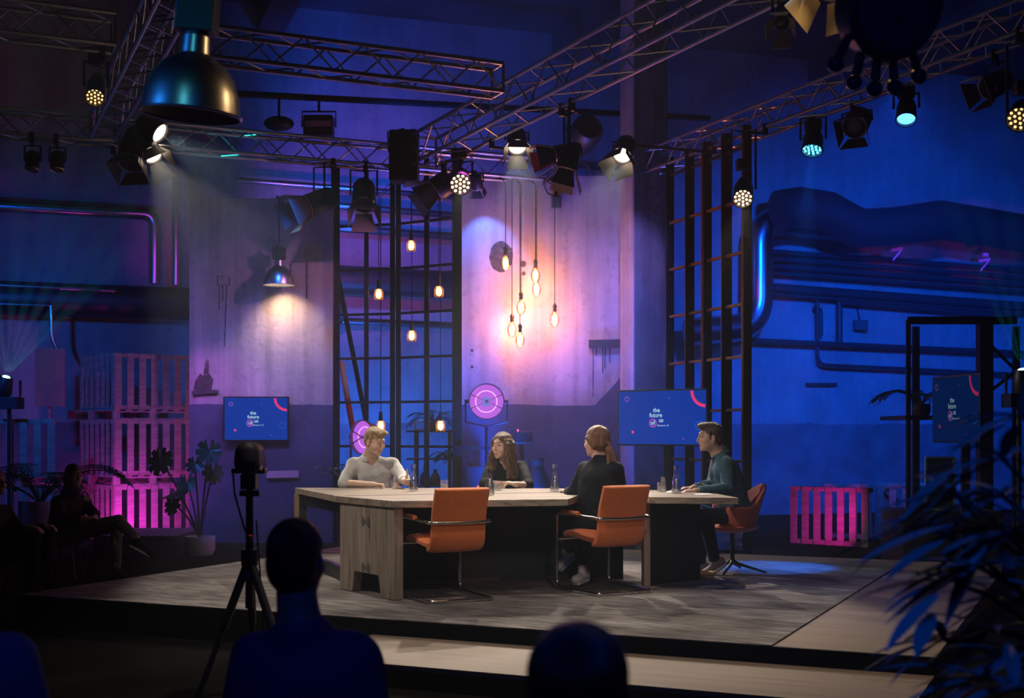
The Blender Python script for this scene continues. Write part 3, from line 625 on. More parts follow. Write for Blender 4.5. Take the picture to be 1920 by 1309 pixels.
# ---------------------------------------------------------------- furniture behind the set
bs = thing('bookshelf', 'low black metal shelf behind the lattice frame with vases and a plant', 'shelf', (P(805,0,19.0).x, 19.1, 0))
X = lambda px, Y=19.0: (px-CX)/FPX*Y
for px in (779, 842):
    for Y in (19.0, 19.4): m = MB(); m.bar((X(px), Y, 0), (X(px), Y, zz(806 if px == 779 else 806, 19.0)), .035); m.build('post', BLACK, bs)
for py, xa, xb in ((809, 762, 852), (861, 762, 852), (912, 762, 852), (960, 762, 852)):
    m = MB(); m.box(((X(xa)+X(xb))/2, 19.2, zz(py, 19.0)), (X(xb)-X(xa), .42, .025)); m.build('shelf_board', BLACK, bs)
m = MB(); x0, x1, z0, z1 = X(778), X(802), zz(808, 19)+.012, zz(791, 19)
m = MB(); m.bar((x0,19.05,z0),(x0,19.05,z1),.02); m.bar((x1,19.05,z0),(x1,19.05,z1),.02); m.bar((x0,19.05,z1),(x1,19.05,z1),.02); m.bar((x0,19.05,z0+.01),(x1,19.05,z0+.01),.02)
o = m.build('empty_frame', mat('copper frame', (.55,.25,.15), .5)); tag(o, 'small coppery empty square frame on the top shelf behind the lattice', 'frame')
VAS = mat('dark glazed vase', (.02,.025,.04), .25)
def vase(label, px, Y, zb, prof, m_=VAS):
    t = thing('vase', label, 'vase', (X(px, Y), Y, zb), 0); m = MB(); m.lathe(prof); o = m.build('body', m_); o.parent = t; o.data.polygons.foreach_set('use_smooth', [True]*len(o.data.polygons)); return t
zsh = zz(912, 19.0)+.0125
vase('dark bottle vase on the lower shelf behind the lattice, left one', 797, 19.15, zsh, [(.0,0),(.07,0),(.085,.06),(.07,.14),(.025,.2),(.025,.27),(.03,.28),(.02,.28)])
vase('dark bottle vase on the lower shelf behind the lattice, right one', 816, 19.1, zsh, [(.0,0),(.08,0),(.09,.05),(.06,.14),(.025,.19),(.03,.23),(.02,.23)])
vase('big dark floor vase standing behind the woman with curly hair', 1006, 17.2, 0, [(0,0),(.16,0),(.27,.35),(.30,.62),(.26,.88),(.12,1.05),(.09,1.15),(.12,1.22),(.10,1.22)], mat('very dark vase', (.008,.009,.012), .5))
cb = thing('side_cabinet', 'dark narrow cabinet with hanging cloths left of the curly haired woman', 'cabinet', (X(900,17.6), 17.6, 0))
m = MB(); m.box((X(898,17.6), 17.7, .55), (.42, .3, 1.1)); m.build('body', mat('dark cabinet', (.02,.02,.03), .6), cb, bevel=.01); m = MB(); m.box((X(898,17.6), 17.65, 1.35), (.5, .04, .04)); m.bar((X(882,17.6),17.65,1.1),(X(882,17.6),17.65,1.35),.03); m.bar((X(914,17.6),17.65,1.1),(X(914,17.6),17.65,1.35),.03); m.build('rail', BLACK, cb)
cm = thing('coffee_machine', 'small dark machine on a stand behind the curly haired woman', 'machine', (X(985,17.5), 17.5, 0))
m = MB(); m.bar((X(978,17.5),17.55,0),(X(978,17.5),17.55,1.4),.06); m.build('stand', BLACK, cm); m = MB(); m.box((X(982,17.5),17.55,1.49), (.24,.2,.16)); m.build('body', BLACK, cm, bevel=.01); m = MB(); m.tube((X(971,17.5),17.45,1.57),(X(971,17.5),17.45,1.60),.01); m.build('lamp', emis('small pink light', (1,.1,.5), 2), cm)
# ---------------------------------------------------------------- stage lighting fixtures
LEDW = emis('warm led dots', (1,.62,.33), 9); LENSW = emis('warm lens glow', (1,.80,.58), 5); LEDC = emis('cyan led dots', (.05,.55,1), 9); LEDB = emis('blue led face', (.06,.30,1), 5)
BARN = mat('barn door metal', (.13,.12,.11), .5, .3); GREYM = mat('dark grey housing', (.03,.03,.033), .5)
GEL = mat('orange gel sheet', (.75,.16,.04), .5); MAGM = mat('reddish door', (.35,.05,.12), .5)
def hang(t, top, body, wide, m_=BLACK):
    """clamp on the truss, stem, and a yoke whose arms reach the body"""
    top = V(top); q = chord_near(top); m = MB()
    if (q-top).length > 1.2: q = V((top.x, top.y, 8.68)); m.tube(q, top-V((0,0,.09)), .02, n=8)
    else:
        m.tube(q+V((0,0,.035)), q-V((0,0,.10)), .034, n=8); e_ = V((top.x, top.y, q.z-.09))
        if (e_-q).length > .12: m.tube(V((q.x, q.y, q.z-.08)), e_, .018, n=6)
        m.tube(e_+V((0,0,.02)), top-V((0,0,.11)) if top.z-.11 < e_.z-.02 else e_-V((0,0,.03)), .02, n=8)
    m.build('clamp', m_, t)
def yoke(t, piv, ax, r, top):
    ax = V(ax).normalized(); piv = V(piv); h = V(top); m = MB(); s = []
    a, b = piv+ax*r, piv-ax*r; ta, tb = a.copy(), b.copy(); ta.z = tb.z = max(piv.z+.1, h.z-.09)
    m.path([a, ta, V((h.x, h.y, ta.z)), tb, b], .014, 6); m.build('yoke', BLACK, t)
def par(label, lens, aim, top, L=.34, r=.11, dots=LEDW, W=0, col=WHITE, size=28, glow=True, group='hanging led spotlights', flat=False):
    lens = V(lens); d = (V(aim)-lens).normalized(); top = V(top); t = thing('led_spotlight', label, 'spotlight', top, 0, group)
    M_ = MX(lens, d)
    m = MB(); m.lathe([(0,-L),(r*.62,-L),(r*.8,-L*.8),(r,-L*.55),(r,0),(r*1.08,0),(r*1.08,.03),(r*.95,.03),(r*.95,-.01),(0,-.01)], M_, 20); m.build('housing', GREYM, t, smooth=True)
    ax = d.cross(V((0,0,1))); ax = ax.normalized() if ax.length > .05 else V((1,0,0))
    yoke(t, lens-d*L*.5, ax, r*1.25, top); hang(t, top, lens, r)
    m = MB(); m.box(tuple(lens-d*L*.5+V((0,0,L*.62))), (r*1.5, r*1.3, .12)); m.build('motor_box', BLACK, t, bevel=.01)
    m = MB(); q = [(0,0)]+[(r*.42*math.cos(a), r*.42*math.sin(a)) for a in [2*PI*i/6 for i in range(6)]]+[(r*.78*math.cos(a), r*.78*math.sin(a)) for a in [2*PI*(i+.5)/11 for i in range(11)]]
    for x, y in q: m.ball((x, y, .0), (r*.125, r*.125, .012), M_, 8, 4)
    f = m.build('led_face', dots, t)
    if flat: m = MB(); m.lathe([(0,.004),(r*.9,.004)], M_, 20); m.build('diffuser', LEDB, t)
    if W: o = spot('spotlight_beam', lens+d*.05, V(aim), col, W, size, .5, .05); o.parent = t; o.location -= t.location; 
    return t
def doors(t, M_, r, L, angs, mats):
    for (a, tilt), mm in zip(angs, mats):
        R = M_ @ Matrix.Rotation(a, 4, 'Z'); c, s = math.cos(tilt), math.sin(tilt); w0, w1 = r*.75, r*1.25
        m = MB(); b = [(r, -w0, .02), (r, w0, .02), (r+L*s, w1, .02+L*c), (r+L*s, -w1, .02+L*c)]; k = V((c, 0, -s))*.006
        m.add(b+[V(p)+k for p in b], [(0,1,2,3),(7,6,5,4),(0,4,5,1),(1,5,6,2),(2,6,7,3),(3,7,4,0)], R); m.build('barn_door', mm, t)
def fresnel(label, lens, aim, top, r=.10, L=.30, W=0, col=WHITE, size=40, door=.2, mats=None, lensm=LENSW, tilts=(.25,.25,.35,.35), rot=0, vol=1.0, group='barn door spotlights'):
    lens = V(lens); d = (V(aim)-lens).normalized(); top = V(top); t = thing('theatre_spotlight', label, 'spotlight', top, 0, group); M_ = MX(lens, d)
    m = MB(); m.lathe([(0,-L),(r*.9,-L),(r*1.15,-L*.85),(r*1.2,-.02),(r*1.12,0),(r*1.02,0),(r*1.02,-.03),(0,-.03)], M_, 20); m.build('housing', BLACK, t, smooth=True)
    m = MB(); m.ball((0,0,-.02), (r, r, .028), M_, 20, 6); m.build('lens', lensm, t, smooth=True)
    m = MB(); m.lathe([(r*1.0,.002),(r*1.12,.012),(r*1.2,.0)], M_, 20); m.build('lens_ring', mat('lens ring', (.5,.47,.42), .4, .6), t, smooth=True)
    ax = d.cross(V((0,0,1))); ax = ax.normalized() if ax.length > .05 else V((1,0,0)); yoke(t, lens-d*L*.45, ax, r*1.35, top); hang(t, top, lens, r)
    mats = mats or [BARN]*4
    if door: doors(t, M_, r*1.05, door, [(rot+i*PI/2, tilts[i]) for i in range(4)], mats)
    if W: o = spot('spotlight_beam', lens+d*.03, V(aim), col, W, size, .35, .06, vol=vol); o.parent = t; o.location -= t.location
    return t
def ontr(p, which, dz=0): # a clamp point on the bottom of a truss nearest to point p
    return V((p.x, p.y, TZ+dz))
def Pm(px, py, Y):
    """lens position near depth Y, moved under the nearest truss chord"""
    if Y > 18 or Y < 10: return P(px, py, Y)
    best = min((Y+.05*k for k in range(-44, 45)), key=lambda y: (lambda p: (chord_near((p.x, p.y+.12, TZ))-V((p.x, p.y+.12, TZ))).length+.02*abs(y-Y))(P(px, py, y)))
    return P(px, py, best)
# left cluster on the slanting left truss
a = Pm(300, 250, 15.2); fresnel('upper glowing spotlight of the left cluster under the big pendant lamp', a, a+V((2.2,-.5,-1.5)), (a.x-.12, a.y+.1, TZ), r=.12, col=(.75,.95,1), W=800, size=42, door=0, vol=2.6)
a = Pm(286, 291, 15.2); fresnel('lower left cluster spotlight with a broad dark barn door', a, V((-1.6, 12.4, 1.2)), (a.x-.5, a.y+.1, TZ), r=.11, W=1000, size=40, door=.26, tilts=(.15,.3,.5,.3), rot=.6, vol=2.6)
a = Pm(245, 305, 15.3); fresnel('unlit dark spotlight at the left of the left cluster', a, a+V((-.1,-.6,-1)), (a.x-.05, a.y, TZ), r=.15, L=.5, door=.16, lensm=BLACK)
a = Pm(178, 181, 12.0); par('dim amber led spotlight at the upper left', a, a+V((.5,-2,-1.6)), (a.x-.0, a.y+.25, TZ), L=.42, r=.085, dots=emis('amber led dots', (1,.55,.2), 2.2))
for px, w_ in ((60, 'left'), (107, 'right')):
    a = Pm(px, 318, 16.2); fresnel('small dark spotlight dangling at the far left, %s one of the pair' % w_, a, a+V((0,-.2,-1)), (a.x, a.y, TZ-.06), r=.07, L=.22, door=0, lensm=BLACK)
a = Pm(575, 388, 16.6); fresnel('dark spotlight with an orange gel flap and wide doors over the left panel', a, a+V((-1.5,-.9,-.8)), (a.x+.35, a.y+.15, TZ), r=.13, L=.42, door=.30, lensm=mat('dark lens',(.02,.02,.03),.1), mats=[GEL,BARN,BARN,BARN], tilts=(.35,.35,.35,.5), rot=PI)
a = Pm(682, 385, 16.9); fresnel('dark spotlight hanging before the left wing of the lattice frame', a, a+V((.1,-1.0,-1.4)), (a.x, a.y+.15, TZ), r=.13, L=.40, door=.26, lensm=mat('dark lens',(.02,.02,.03),.1))
a = Pm(757, 225, 16.9); sp = thing('hanging_speaker', 'large black loudspeaker hung in front of the rear truss', 'speaker', (a.x, a.y, zz(225,16.9)))
z0, z1 = zz(326,16.9), zz(228,16.9); m = MB(); m.prism([(a.x-.19,a.y-.12),(a.x+.19,a.y-.16),(a.x+.2,a.y+.16),(a.x-.17,a.y+.2)], z0, z1); m.build('cabinet', BLACK, sp, bevel=.02)
q_ = chord_near((a.x, a.y+.1, TZ)); m = MB(); m.tube((a.x, a.y+.1, z1-.02), (a.x, a.y+.1, TZ+.35), .02); m.bar((a.x, a.y+.1, TZ+.03), q_+V((0,0,.02)), .05); m.path([(a.x-.2,a.y,z0+.4),(a.x-.22,a.y+.05,z1),(a.x,a.y+.1,z1+.06)], .012, 6); m.build('bracket', BLACK, sp)
a = P(863, 345, 16.5); par('bright led spotlight in front of the middle of the rear truss', a, V((.1, 9.5, 1.0)), (a.x, a.y+.3, TZ), L=.50, r=.135, W=260, size=26)
a = P(815, 358, 17.3); fresnel('dark round spotlight with bright-edged doors left of the bright led spotlight', a, a+V((-1.2,-.2,-.9)), (a.x+.1, a.y+.1, TZ), r=.14, L=.26, door=.3, lensm=mat('dark lens',(.02,.02,.03),.1), tilts=(.5,.5,.4,.5))
a = Pm(895, 352, 17.3); fresnel('small spotlight throwing blue light on the top of the middle panel', a, V((-.35, 18.4, 4.1)), (a.x, a.y, TZ), r=.07, L=.18, door=.1, W=150, col=(.08,.2,1), size=60, lensm=BLACK)
a = P(970, 276, 15.9); fresnel('glowing spotlight aimed down over the middle of the table, left of the pair', a, V((.3, 12.0, 1.0)), (a.x, a.y+.2, TZ+.1), r=.105, W=1150, size=38, door=.22, tilts=(.2,.3,.2,.3), vol=2.6)
a = P(1166, 292, 15.6); fresnel('glowing tilted spotlight near the truss corner, right of the pair', a, V((-.2, 12.0, 1.0)), (a.x+.15, a.y+.2, TZ), r=.105, W=1000, size=38, door=.24, tilts=(.2,.35,.2,.35), rot=.3, vol=2.6)
a = Pm(1090, 262, 16.4); fresnel('large dark unlit spotlight body between the two glowing spotlights', a, a+V((-.2,.9,-.2)), (a.x, a.y, TZ+.28), r=.19, L=.42, door=.0, lensm=BLACK)
a = Pm(1040, 292, 16.2); fresnel('dark spotlight with a reddish door between the two glowing spotlights', a, a+V((-1.2,-.2,-.3)), (a.x+.15, a.y, TZ+.1), r=.09, L=.3, door=.22, lensm=BLACK, mats=[BARN,MAGM,BARN,BARN])
a = Pm(1062, 318, 16.3); fresnel('dark cone shaped spotlight pointing down in front of the rear truss', a, a+V((-.25,0,-1)), (a.x+.1, a.y, TZ+.1), r=.10, L=.25, door=.22, lensm=BLACK, tilts=(.5,.5,.5,.5))
a = P(1393, 371, 14.8); par('bright led spotlight before the tall iron frame with rusty bars', a, V((1.5, 9.5, .6)), (a.x+.05, a.y+.3, TZ), L=.46, r=.11, W=240, size=26)
a = Pm(1523, 279, 15.8); par('cyan led spotlight high in front of the right blue wall', a, V((2.55, 12.7, .25)), (a.x, a.y, TZ+.1), L=.26, r=.115, dots=LEDC, W=2600, col=(.02,.18,1), size=15, flat=False)
a = Pm(1602, 238, 14.8); fresnel('dark square spotlight between the cyan and the blue led spotlights', a, a+V((-.5,-.8,-.7)), (a.x, a.y+.1, TZ), r=.12, L=.26, door=.14, lensm=BLACK)
a = Pm(1699, 221, 14.2); par('blue faced led spotlight hanging at the right', a, a+V((-.3,-.9,-1.6)), (a.x+.05, a.y+.15, TZ), L=.26, r=.10, dots=LEDB, W=120, col=(.0,.1,1), size=40, flat=True)
a = Pm(1466, 42, 11.6); fresnel('small spotlight with pale doors high right of the wide truss', a, a+V((-.3,-1,-.8)), (a.x, a.y+.1, TZ+.3), r=.06, L=.16, door=.18, lensm=mat('dark lens',(.02,.02,.03),.1), mats=[mat('pale door',(.45,.42,.38),.5)]*4, tilts=(.5,.3,.5,.3))
a = Pm(1560, -25, 8.6); fresnel('big spotlight with amber lit doors cut by the top edge of the picture', a, a+V((-.2,-.35,-1)), (a.x, a.y+.1, zz(-140, 8.6)), r=.12, L=.25, door=.20, lensm=emis('amber lens', (1,.5,.12), 1.6), mats=[mat('pale door',(.45,.42,.38),.5)]*4, tilts=(.75,.6,.75,.6), rot=.2, W=10, col=(1,.55,.15), size=140)
a = Pm(1912, 222, 12.6); par('amber led spotlight cut by the right edge of the picture', a, a+V((-.9,-1.4,-1)), (a.x+.1, a.y+.1, TZ), L=.34, r=.11, dots=emis('amber led dots', (1,.55,.2), 2.2))
a = Pm(1852, 165, 13.2); fresnel('dark spotlight with a pale green door near the right edge', a, a+V((-1,-.4,-.5)), (a.x+.1, a.y, TZ), r=.1, L=.25, door=.15, lensm=BLACK, mats=[mat('pale green door',(.3,.45,.38),.5)]+[BARN]*3)
a = Pm(598, 238, 18.8); fl = thing('floodlight', 'wide dark floodlight with a pale strip window on the lighting bar', 'floodlight', a)
m = MB(); m.box(a, (.42,.25,.30)); m.build('housing', BLACK, fl, bevel=.02); m = MB(); m.box(a+V((0,-.13,.02)), (.37,.01,.08)); m.build('strip_window', mat('pale strip', (.35,.22,.25), .4), fl)
m = MB(); m.path([a+V((-.24,0,0)), a+V((-.24,0,.22)), a+V((.24,0,.22)), a+V((.24,0,0))], .015, 6); m.tube(a+V((0,0,.22)), a+V((0,0,.42)), .02); m.build('yoke', BLACK, fl)
a = Pm(523, 232, 18.8); m = MB(); m.ball(a, (.22,.14,.11)); m.tube(a+V((0,0,.08)), a+V((0,0,.37)), .02); o = m.build('round_floodlight', BLACK, smooth=True); tag(o, 'dark rounded floodlight on the lighting bar, left of the wide one', 'floodlight')
a = Pm(1043, 380, 17.9); q_ = chord_near((a.x, a.y, TZ)); cx_ = thing('hanging_box', 'small dark box hanging with a cable loop over the filament bulbs', 'box', a)
m = MB(); m.box(a, (.14,.1,.17)); m.build('body', mat('green grey box', (.05,.07,.07), .6), cx_, bevel=.01); m = MB(); m.tube(a+V((0,0,.08)), a+V((0,0,.2)), .018); m.path([a+V((0,0,.2)), V((a.x,a.y,TZ-.2)), q_], .01, 6); m.path([a+V((-.02,0,.09)), a+V((-.12,0,.13)), a+V((-.16,0,.22)), a+V((-.15,0,.30)), a+V((-.05,0,.33)), a+V((0,0,.2))], .012, 6); m.build('cable', BLKM, cx_)
# fine hoist cables above
# ---------------------------------------------------------------- industrial pendant lamps
LAMPM = mat('brushed lamp aluminium', (.55,.56,.58), .32, 1.0, noise=(3,5,.3,.7), col2=(.35,.36,.38)); LAMPI = mat('lamp inner enamel', (.7,.7,.72), .5)
def pendant(label, cx, cy, cz, cordlen, W, col):
    """rim plane at cz"""
    t = thing('industrial_pendant_lamp', label, 'pendant lamp', (cx, cy, cz), 0, 'industrial pendant lamps'); M0 = Matrix.Translation((cx, cy, cz))
    m = MB(); m.lathe([(.222,0),(.215,.005),(.212,.03),(.205,.09),(.18,.16),(.14,.215),(.09,.25),(.065,.265),(.06,.34),(.0,.345)], M0, 40); m.build('shade', LAMPM, t, smooth=True)
    m = MB(); m.lathe([(.218,.001),(.205,.03),(.197,.09),(.172,.155),(.132,.208),(.0,.24)], M0, 40); m.build('inner_reflector', LAMPI, t, smooth=True)
    m = MB(); m.lathe([(.214,-.003),(.223,-.003),(.226,.006),(.214,.008)], M0, 40); m.build('rim', LAMPM, t, smooth=True)
    m = MB(); m.tube((cx,cy,cz+.335), (cx,cy,cz+.37), .05, n=16); m.box((cx,cy,cz+.44), (.17,.12,.16)); m.tube((cx,cy,cz+.52), (cx,cy,cz+.56), .03); m.build('ballast_box', mat('dark green box', (.02,.035,.03), .5), t, bevel=.006)
    m = MB(); m.tube((cx,cy,cz+.55), (cx,cy,cz+cordlen), .009, n=6); m.build('cord', BLKM, t)
    m = MB(); m.lathe([(0,.06),(.04,.07),(.05,.11),(.03,.17),(.02,.22)], M0, 16); m.build('bulb', emis('lamp bulb %d' % (W > 0), (1,.75,.5), 12 if W > 0 else .0) if W > 0 else mat('unlit bulb', (.6,.6,.6), .2), t, smooth=True)
    if W: o = spot('pendant_light', (cx,cy,cz+.05), (cx+.06,cy+.34,cz-1), col, W, 112, 1, .03); o.parent = t; o.location -= t.location
    return t
pa = P(523, 535, 18.1); pt_ = pendant('small grey industrial pendant lamp lit in front of the left plaster panel', pa.x, pa.y, pa.z, 4.80-pa.z, 90, (1,.62,.36))
m = MB(); m.bar((pa.x, 18.36, 4.80), (pa.x, 17.97, 4.80), .03); m.bar((pa.x, 18.34, 4.80), (pa.x, 18.34, 4.60), .03, up=(0,1,0)); m.build('wall_arm', BLACK, pt_)
pb = P(357, 216, 5.75); tb = pendant('big industrial pendant lamp hanging unlit near the camera at the upper left', pb.x, pb.y, pb.z, 8.68-pb.z, 0, WHITE)
tb.rotation_euler = (.05, .085, 0)
spot('added_rim_spot', (1.2, 6.5, 4.0), pb+V((0,0,.15)), (1,.6,.25), 70, 14, .5, .25, vol=.0)  # three added spots tint the pendant orange, blue and teal; no fixtures
spot('added_rim_spot', (-4.5, 4.0, 3.6), pb+V((0,0,.15)), (.02,.25,1), 260, 16, .5, .3, vol=.0)
spot('added_rim_spot', (-1.6, 1.2, 4.6), pb+V((0,0,.15)), (.08,.55,.65), 60, 14, .5, .4, vol=.0)
spot('added_truss_spot', (.6, 13.9, .6), (2.75, 16.1, 5.2), (1,.20,.12), 300, 26, .8, .1, vol=.1)  # added spots that colour the truss tubes, no fixtures
spot('added_truss_spot', (-.4, 13.7, .6), (.5, 14.2, 5.2), (.9,.22,.35), 160, 50, .8, .1, vol=.05)
# ---------------------------------------------------------------- bulbs
AMB = glassy('amber bulb glass', (1,.80,.55), .06); FIL = emis('glowing filament', (1,.50,.16), 45); BRS = mat('dark brass socket', (.10,.07,.05), .4, .7)
def filament_bulb(label, px, py, Y, s=1.0, ztop=5.1, W=14, group='large filament bulbs on cords'):
    c = P(px, py, Y); t = thing('filament_bulb', label, 'bulb', c, 0, group); M0 = Matrix.Translation(c)@Matrix.Scale(s, 4)
    m = MB(); m.lathe([(0,-.125),(.02,-.122),(.05,-.09),(.068,-.045),(.070,0),(.058,.045),(.036,.085),(.026,.11)], M0, 20); m.build('bulb_glass', AMB, t, smooth=True)
    m = MB()
    for a in [2*PI*i/6 for i in range(6)]: m.path([(.012*math.cos(a),.012*math.sin(a),.05),(.026*math.cos(a),.026*math.sin(a),0),(.012*math.cos(a),.012*math.sin(a),-.06)], .005, 5)
    m.v = [M0@p for p in m.v]; m.build('filament', FIL, t)
    m = MB(); m.lathe([(0,.10),(.026,.10),(.03,.13),(.024,.15),(.034,.17),(.03,.20),(.012,.225),(0,.225)], M0, 14); m.build('socket', BRS, t, smooth=True)
    m = MB(); q_ = chord_near((c.x, c.y, TZ)); m.path([c+V((0,0,.22*s)), V((c.x, c.y, 4.98)), q_-V((0,0,.02))], .006, 5); m.build('cord', BLKM, t)
    if W:
        l = bpy.data.lights.new('bulb_light', 'POINT'); l.energy = W; l.color = (1,.36,.07); l.shadow_soft_size = .05; o = link(bpy.data.objects.new('bulb_light', l)); o.parent = t
    return t
for i, (px, py, Y, Wt, lb) in enumerate([(948, 492, 17.95, 9, 'filament bulb hanging highest, before the dark round recess disc'), (1004, 515, 18.05, 9, 'upper one of two filament bulbs hanging in line at the right of the recess disc'),
        (1006, 541, 18.2, 14, 'lower one of two filament bulbs hanging in line, right of the recess disc'), (977, 575, 18.1, 11, 'filament bulb in the middle of the cluster, above the lowest one'),
        (960, 617, 18.2, 13, 'filament bulb hanging low, left of the lowest one'), (975, 636, 18.0, 11, 'lowest hanging filament bulb over the curly haired woman'), (1040, 598, 18.12, 13, 'filament bulb hanging alone at the right of the cluster')]):
    filament_bulb(lb, px, py, Y, .95, 5.1, Wt*2.3)
CAGE = mat('brass cage', (.35,.2,.08), .4, .8)
def caged(label, px, py, Y, ztop):
    c = P(px, py, Y); t = thing('caged_lamp', label, 'caged lamp', c, 0, 'caged lamps in the lattice window'); 
    m = MB(); m.lathe([(0,-.07),(.03,-.06),(.042,-.02),(.036,.03),(.02,.06)], Matrix.Translation(c), 14); m.build('bulb', emis('caged bulb glow', (1,.48,.13), 11), t, smooth=True)
    m = MB()
    for a in [2*PI*i/8 for i in range(8)]: m.path([c+V((.02*math.cos(a),.02*math.sin(a),.09)), c+V((.062*math.cos(a),.062*math.sin(a),.03)), c+V((.062*math.cos(a),.062*math.sin(a),-.06)), c+V((.05*math.cos(a),.05*math.sin(a),-.085))], .0035, 4)
    for z, r in ((.03,.063),(-.06,.063),(-.085,.052)): m.path([c+V((r*math.cos(2*PI*i/16), r*math.sin(2*PI*i/16), z)) for i in range(17)], .0035, 4)
    m.build('cage', CAGE, t)
    m = MB(); m.tube(c+V((0,0,.07)), c+V((0,0,.20)), .03, .022, 12); m.build('socket', BLACK, t, smooth=True)
    m = MB(); q_ = chord_near((c.x, c.y, TZ)); m.path([c+V((0,0,.2)), V((c.x, c.y, 4.95)), q_-V((0,0,.02))], .006, 5); m.build('cord', BLKM, t)
    l = bpy.data.lights.new('caged_light', 'POINT'); l.energy = 5; l.color = (1,.5,.18); l.shadow_soft_size = .04; o = link(bpy.data.objects.new('caged_light', l)); o.parent = t
for px, py, Y, lb, h in ((771,460,18.6,'highest caged lamp in the lattice window',1.2),(710,551,18.7,'caged lamp at the left of the lattice window',1.8),(823,546,18.4,'caged lamp at the right of the lattice window',1.7),
        (772,629,18.6,'caged lamp in the middle of the lattice window, below the highest one',2.3),(714,798,18.8,'low caged lamp behind the head of the blond man',.6),(826,798,18.4,'low caged lamp at the right, beside the potted palm on the shelf',.5)):
    c = P(px, py, Y); caged(lb, px, py, Y, min(5.1, c.z+h) if h < 1 else 5.1)
# ---------------------------------------------------------------- round reflector lamps
PINK = emis('pink led glow', (.72,.16,1), .9)
def ring_lamp(label, c, rz, r, base_z=0, onpole=True, W=12):
    t = thing('reflector_lamp', label, 'reflector lamp', (c.x, c.y, c.z), 0, 'round reflector lamps'); M_ = MX((0,0,0), (math.sin(rz), -math.cos(rz), 0)); M_.translation = c
    m = MB(); m.lathe([(0,-.26),(r*.35,-.25),(r*.8,-.12),(r*1.02,0),(r*1.06,.02),(r*1.06,.05),(r*1.0,.05),(r*.99,.01)], M_, 40); m.build('housing', GREYM, t, smooth=True)
    m = MB(); m.lathe([(0,-.06),(r*.45,-.055),(r*.55,-.03),(r*.8,-.02),(r*.99,.01)], M_, 40); m.build('reflector', emis('pink reflector glow', (.60,.14,.95), .85), t, smooth=True)
    for q0, q1, z_, mm in ((.60,.66,-.018,emis('pink bright ring', (1,.45,1), 1.3)), (.0,.3,-.05,emis('blue core glow', (.25,.30,1), .7))):
        m = MB(); m.lathe([(r*q0, z_),(r*q1, z_+.003)], M_, 40); m.build('glow_ring', mm, t, smooth=True)
    for i in range(4):
        a = .42+[0, PI-.84, PI, -.84][i]; m = MB(); m.bar(M_@V((0,0,.04)), M_@V((r*math.sin(a), r*math.cos(a), .04)), .014, .01, up=(0,0,1)); m.build('spoke', BLACK, t)
    m = MB(); m.ball((0,0,.04), (r*.1, r*.1, .02), M_, 14, 6); m.build('hub', BLACK, t, smooth=True)
    R = V((math.cos(rz), math.sin(rz), 0)); m = MB()
    for s_ in (-1, 1): m.tube(c+R*s_*r*1.02, c+R*s_*r*1.28, .028, n=10)
    m.path([c+R*r*1.22, c+R*r*1.22-V((0,0,r*1.2)), c-V((0,0,r*1.45)), c-R*r*1.22-V((0,0,r*1.2)), c-R*r*1.22], .014, 6); m.build('yoke', BLACK, t)
    m = MB(); m.tube((c.x, c.y+.02, base_z), (c.x, c.y+.02, c.z-r*1.4), .02, n=8); m.build('stand_pole', BLACK, t)
    for k in range(3):
        a = k*2*PI/3+.4; m = MB(); m.tube((c.x, c.y+.02, base_z+.35), (c.x+.4*math.cos(a), c.y+.4*math.sin(a), base_z+.01), .012, n=6); m.build('tripod_leg', BLACK, t)
    l = bpy.data.lights.new('reflector_light', 'POINT'); l.energy = W; l.color = (.7,.2,1); l.shadow_soft_size = r*.6; o = link(bpy.data.objects.new('reflector_light', l)); o.parent = t; o.location = V((math.sin(rz), -math.cos(rz), 0))*.25
    return t
ring_lamp('round pink lit reflector lamp before the middle panel, above the curly haired woman', P(912, 753, 17.2), .12, .225)
ring_lamp('round pink lit reflector lamp half hidden behind the blond man, turned sideways', P(683, 820, 16.6), -.72, .21)
# ---------------------------------------------------------------- teal beam projectors at both sides
def projector(label, c, aims, W):
    t = thing('light_projector', label, 'projector', c, 0, 'teal beam projectors'); d = (sum((V(a) for a in aims), V())/len(aims)-c).normalized(); M_ = MX(c, d)
    m = MB(); m.lathe([(0,-.3),(.1,-.3),(.12,-.2),(.09,-.02),(.075,0),(.06,-.02),(0,-.02)], M_, 20); m.build('head', BLACK, t, smooth=True)
    m = MB(); m.ball((0,0,-.01), (.05,.05,.02), M_, 16, 6); m.build('lens', emis('teal lens glow', (.35,1,.75), 9), t, smooth=True)
    m = MB(); m.box((c.x, c.y+.1, c.z-.36), (.3,.3,.16)); m.path([(c.x-.15,c.y+.1,c.z-.05),(c.x-.15,c.y+.1,c.z-.3),(c.x+.15,c.y+.1,c.z-.3),(c.x+.15,c.y+.1,c.z-.05)], .02, 6); m.build('base', BLACK, t)
    m = MB(); m.tube((c.x, c.y+.1, 0), (c.x, c.y+.1, c.z-.44), .03, n=8); m.build('stand_pole', BLACK, t)
    m = MB()
    for k in range(3):
        a = 2*PI*k/3; m.tube((c.x, c.y+.1, .4), (c.x+.35*math.cos(a), c.y+.1+.35*math.sin(a), .02), .015, n=6)
    m.build('stand_legs', BLACK, t)
    for a in aims: o = spot('teal_beam', c+(V(a)-c).normalized()*.06, a, (.02,.75,.62), W, 7.5, .35, .012, vol=1.0); o.parent = t; o.location -= t.location
    return t
ca = P(12, 706, 17.7)
projector('teal beam projector shining upward at the left edge of the picture', ca, [ca+V((math.sin(math.radians(a))*3, -.6, math.cos(math.radians(a))*3)) for a in (-14, -2, 9, 19, 29, 39, 47)], 4000)
cb_ = P(1917, 692, 15.0)
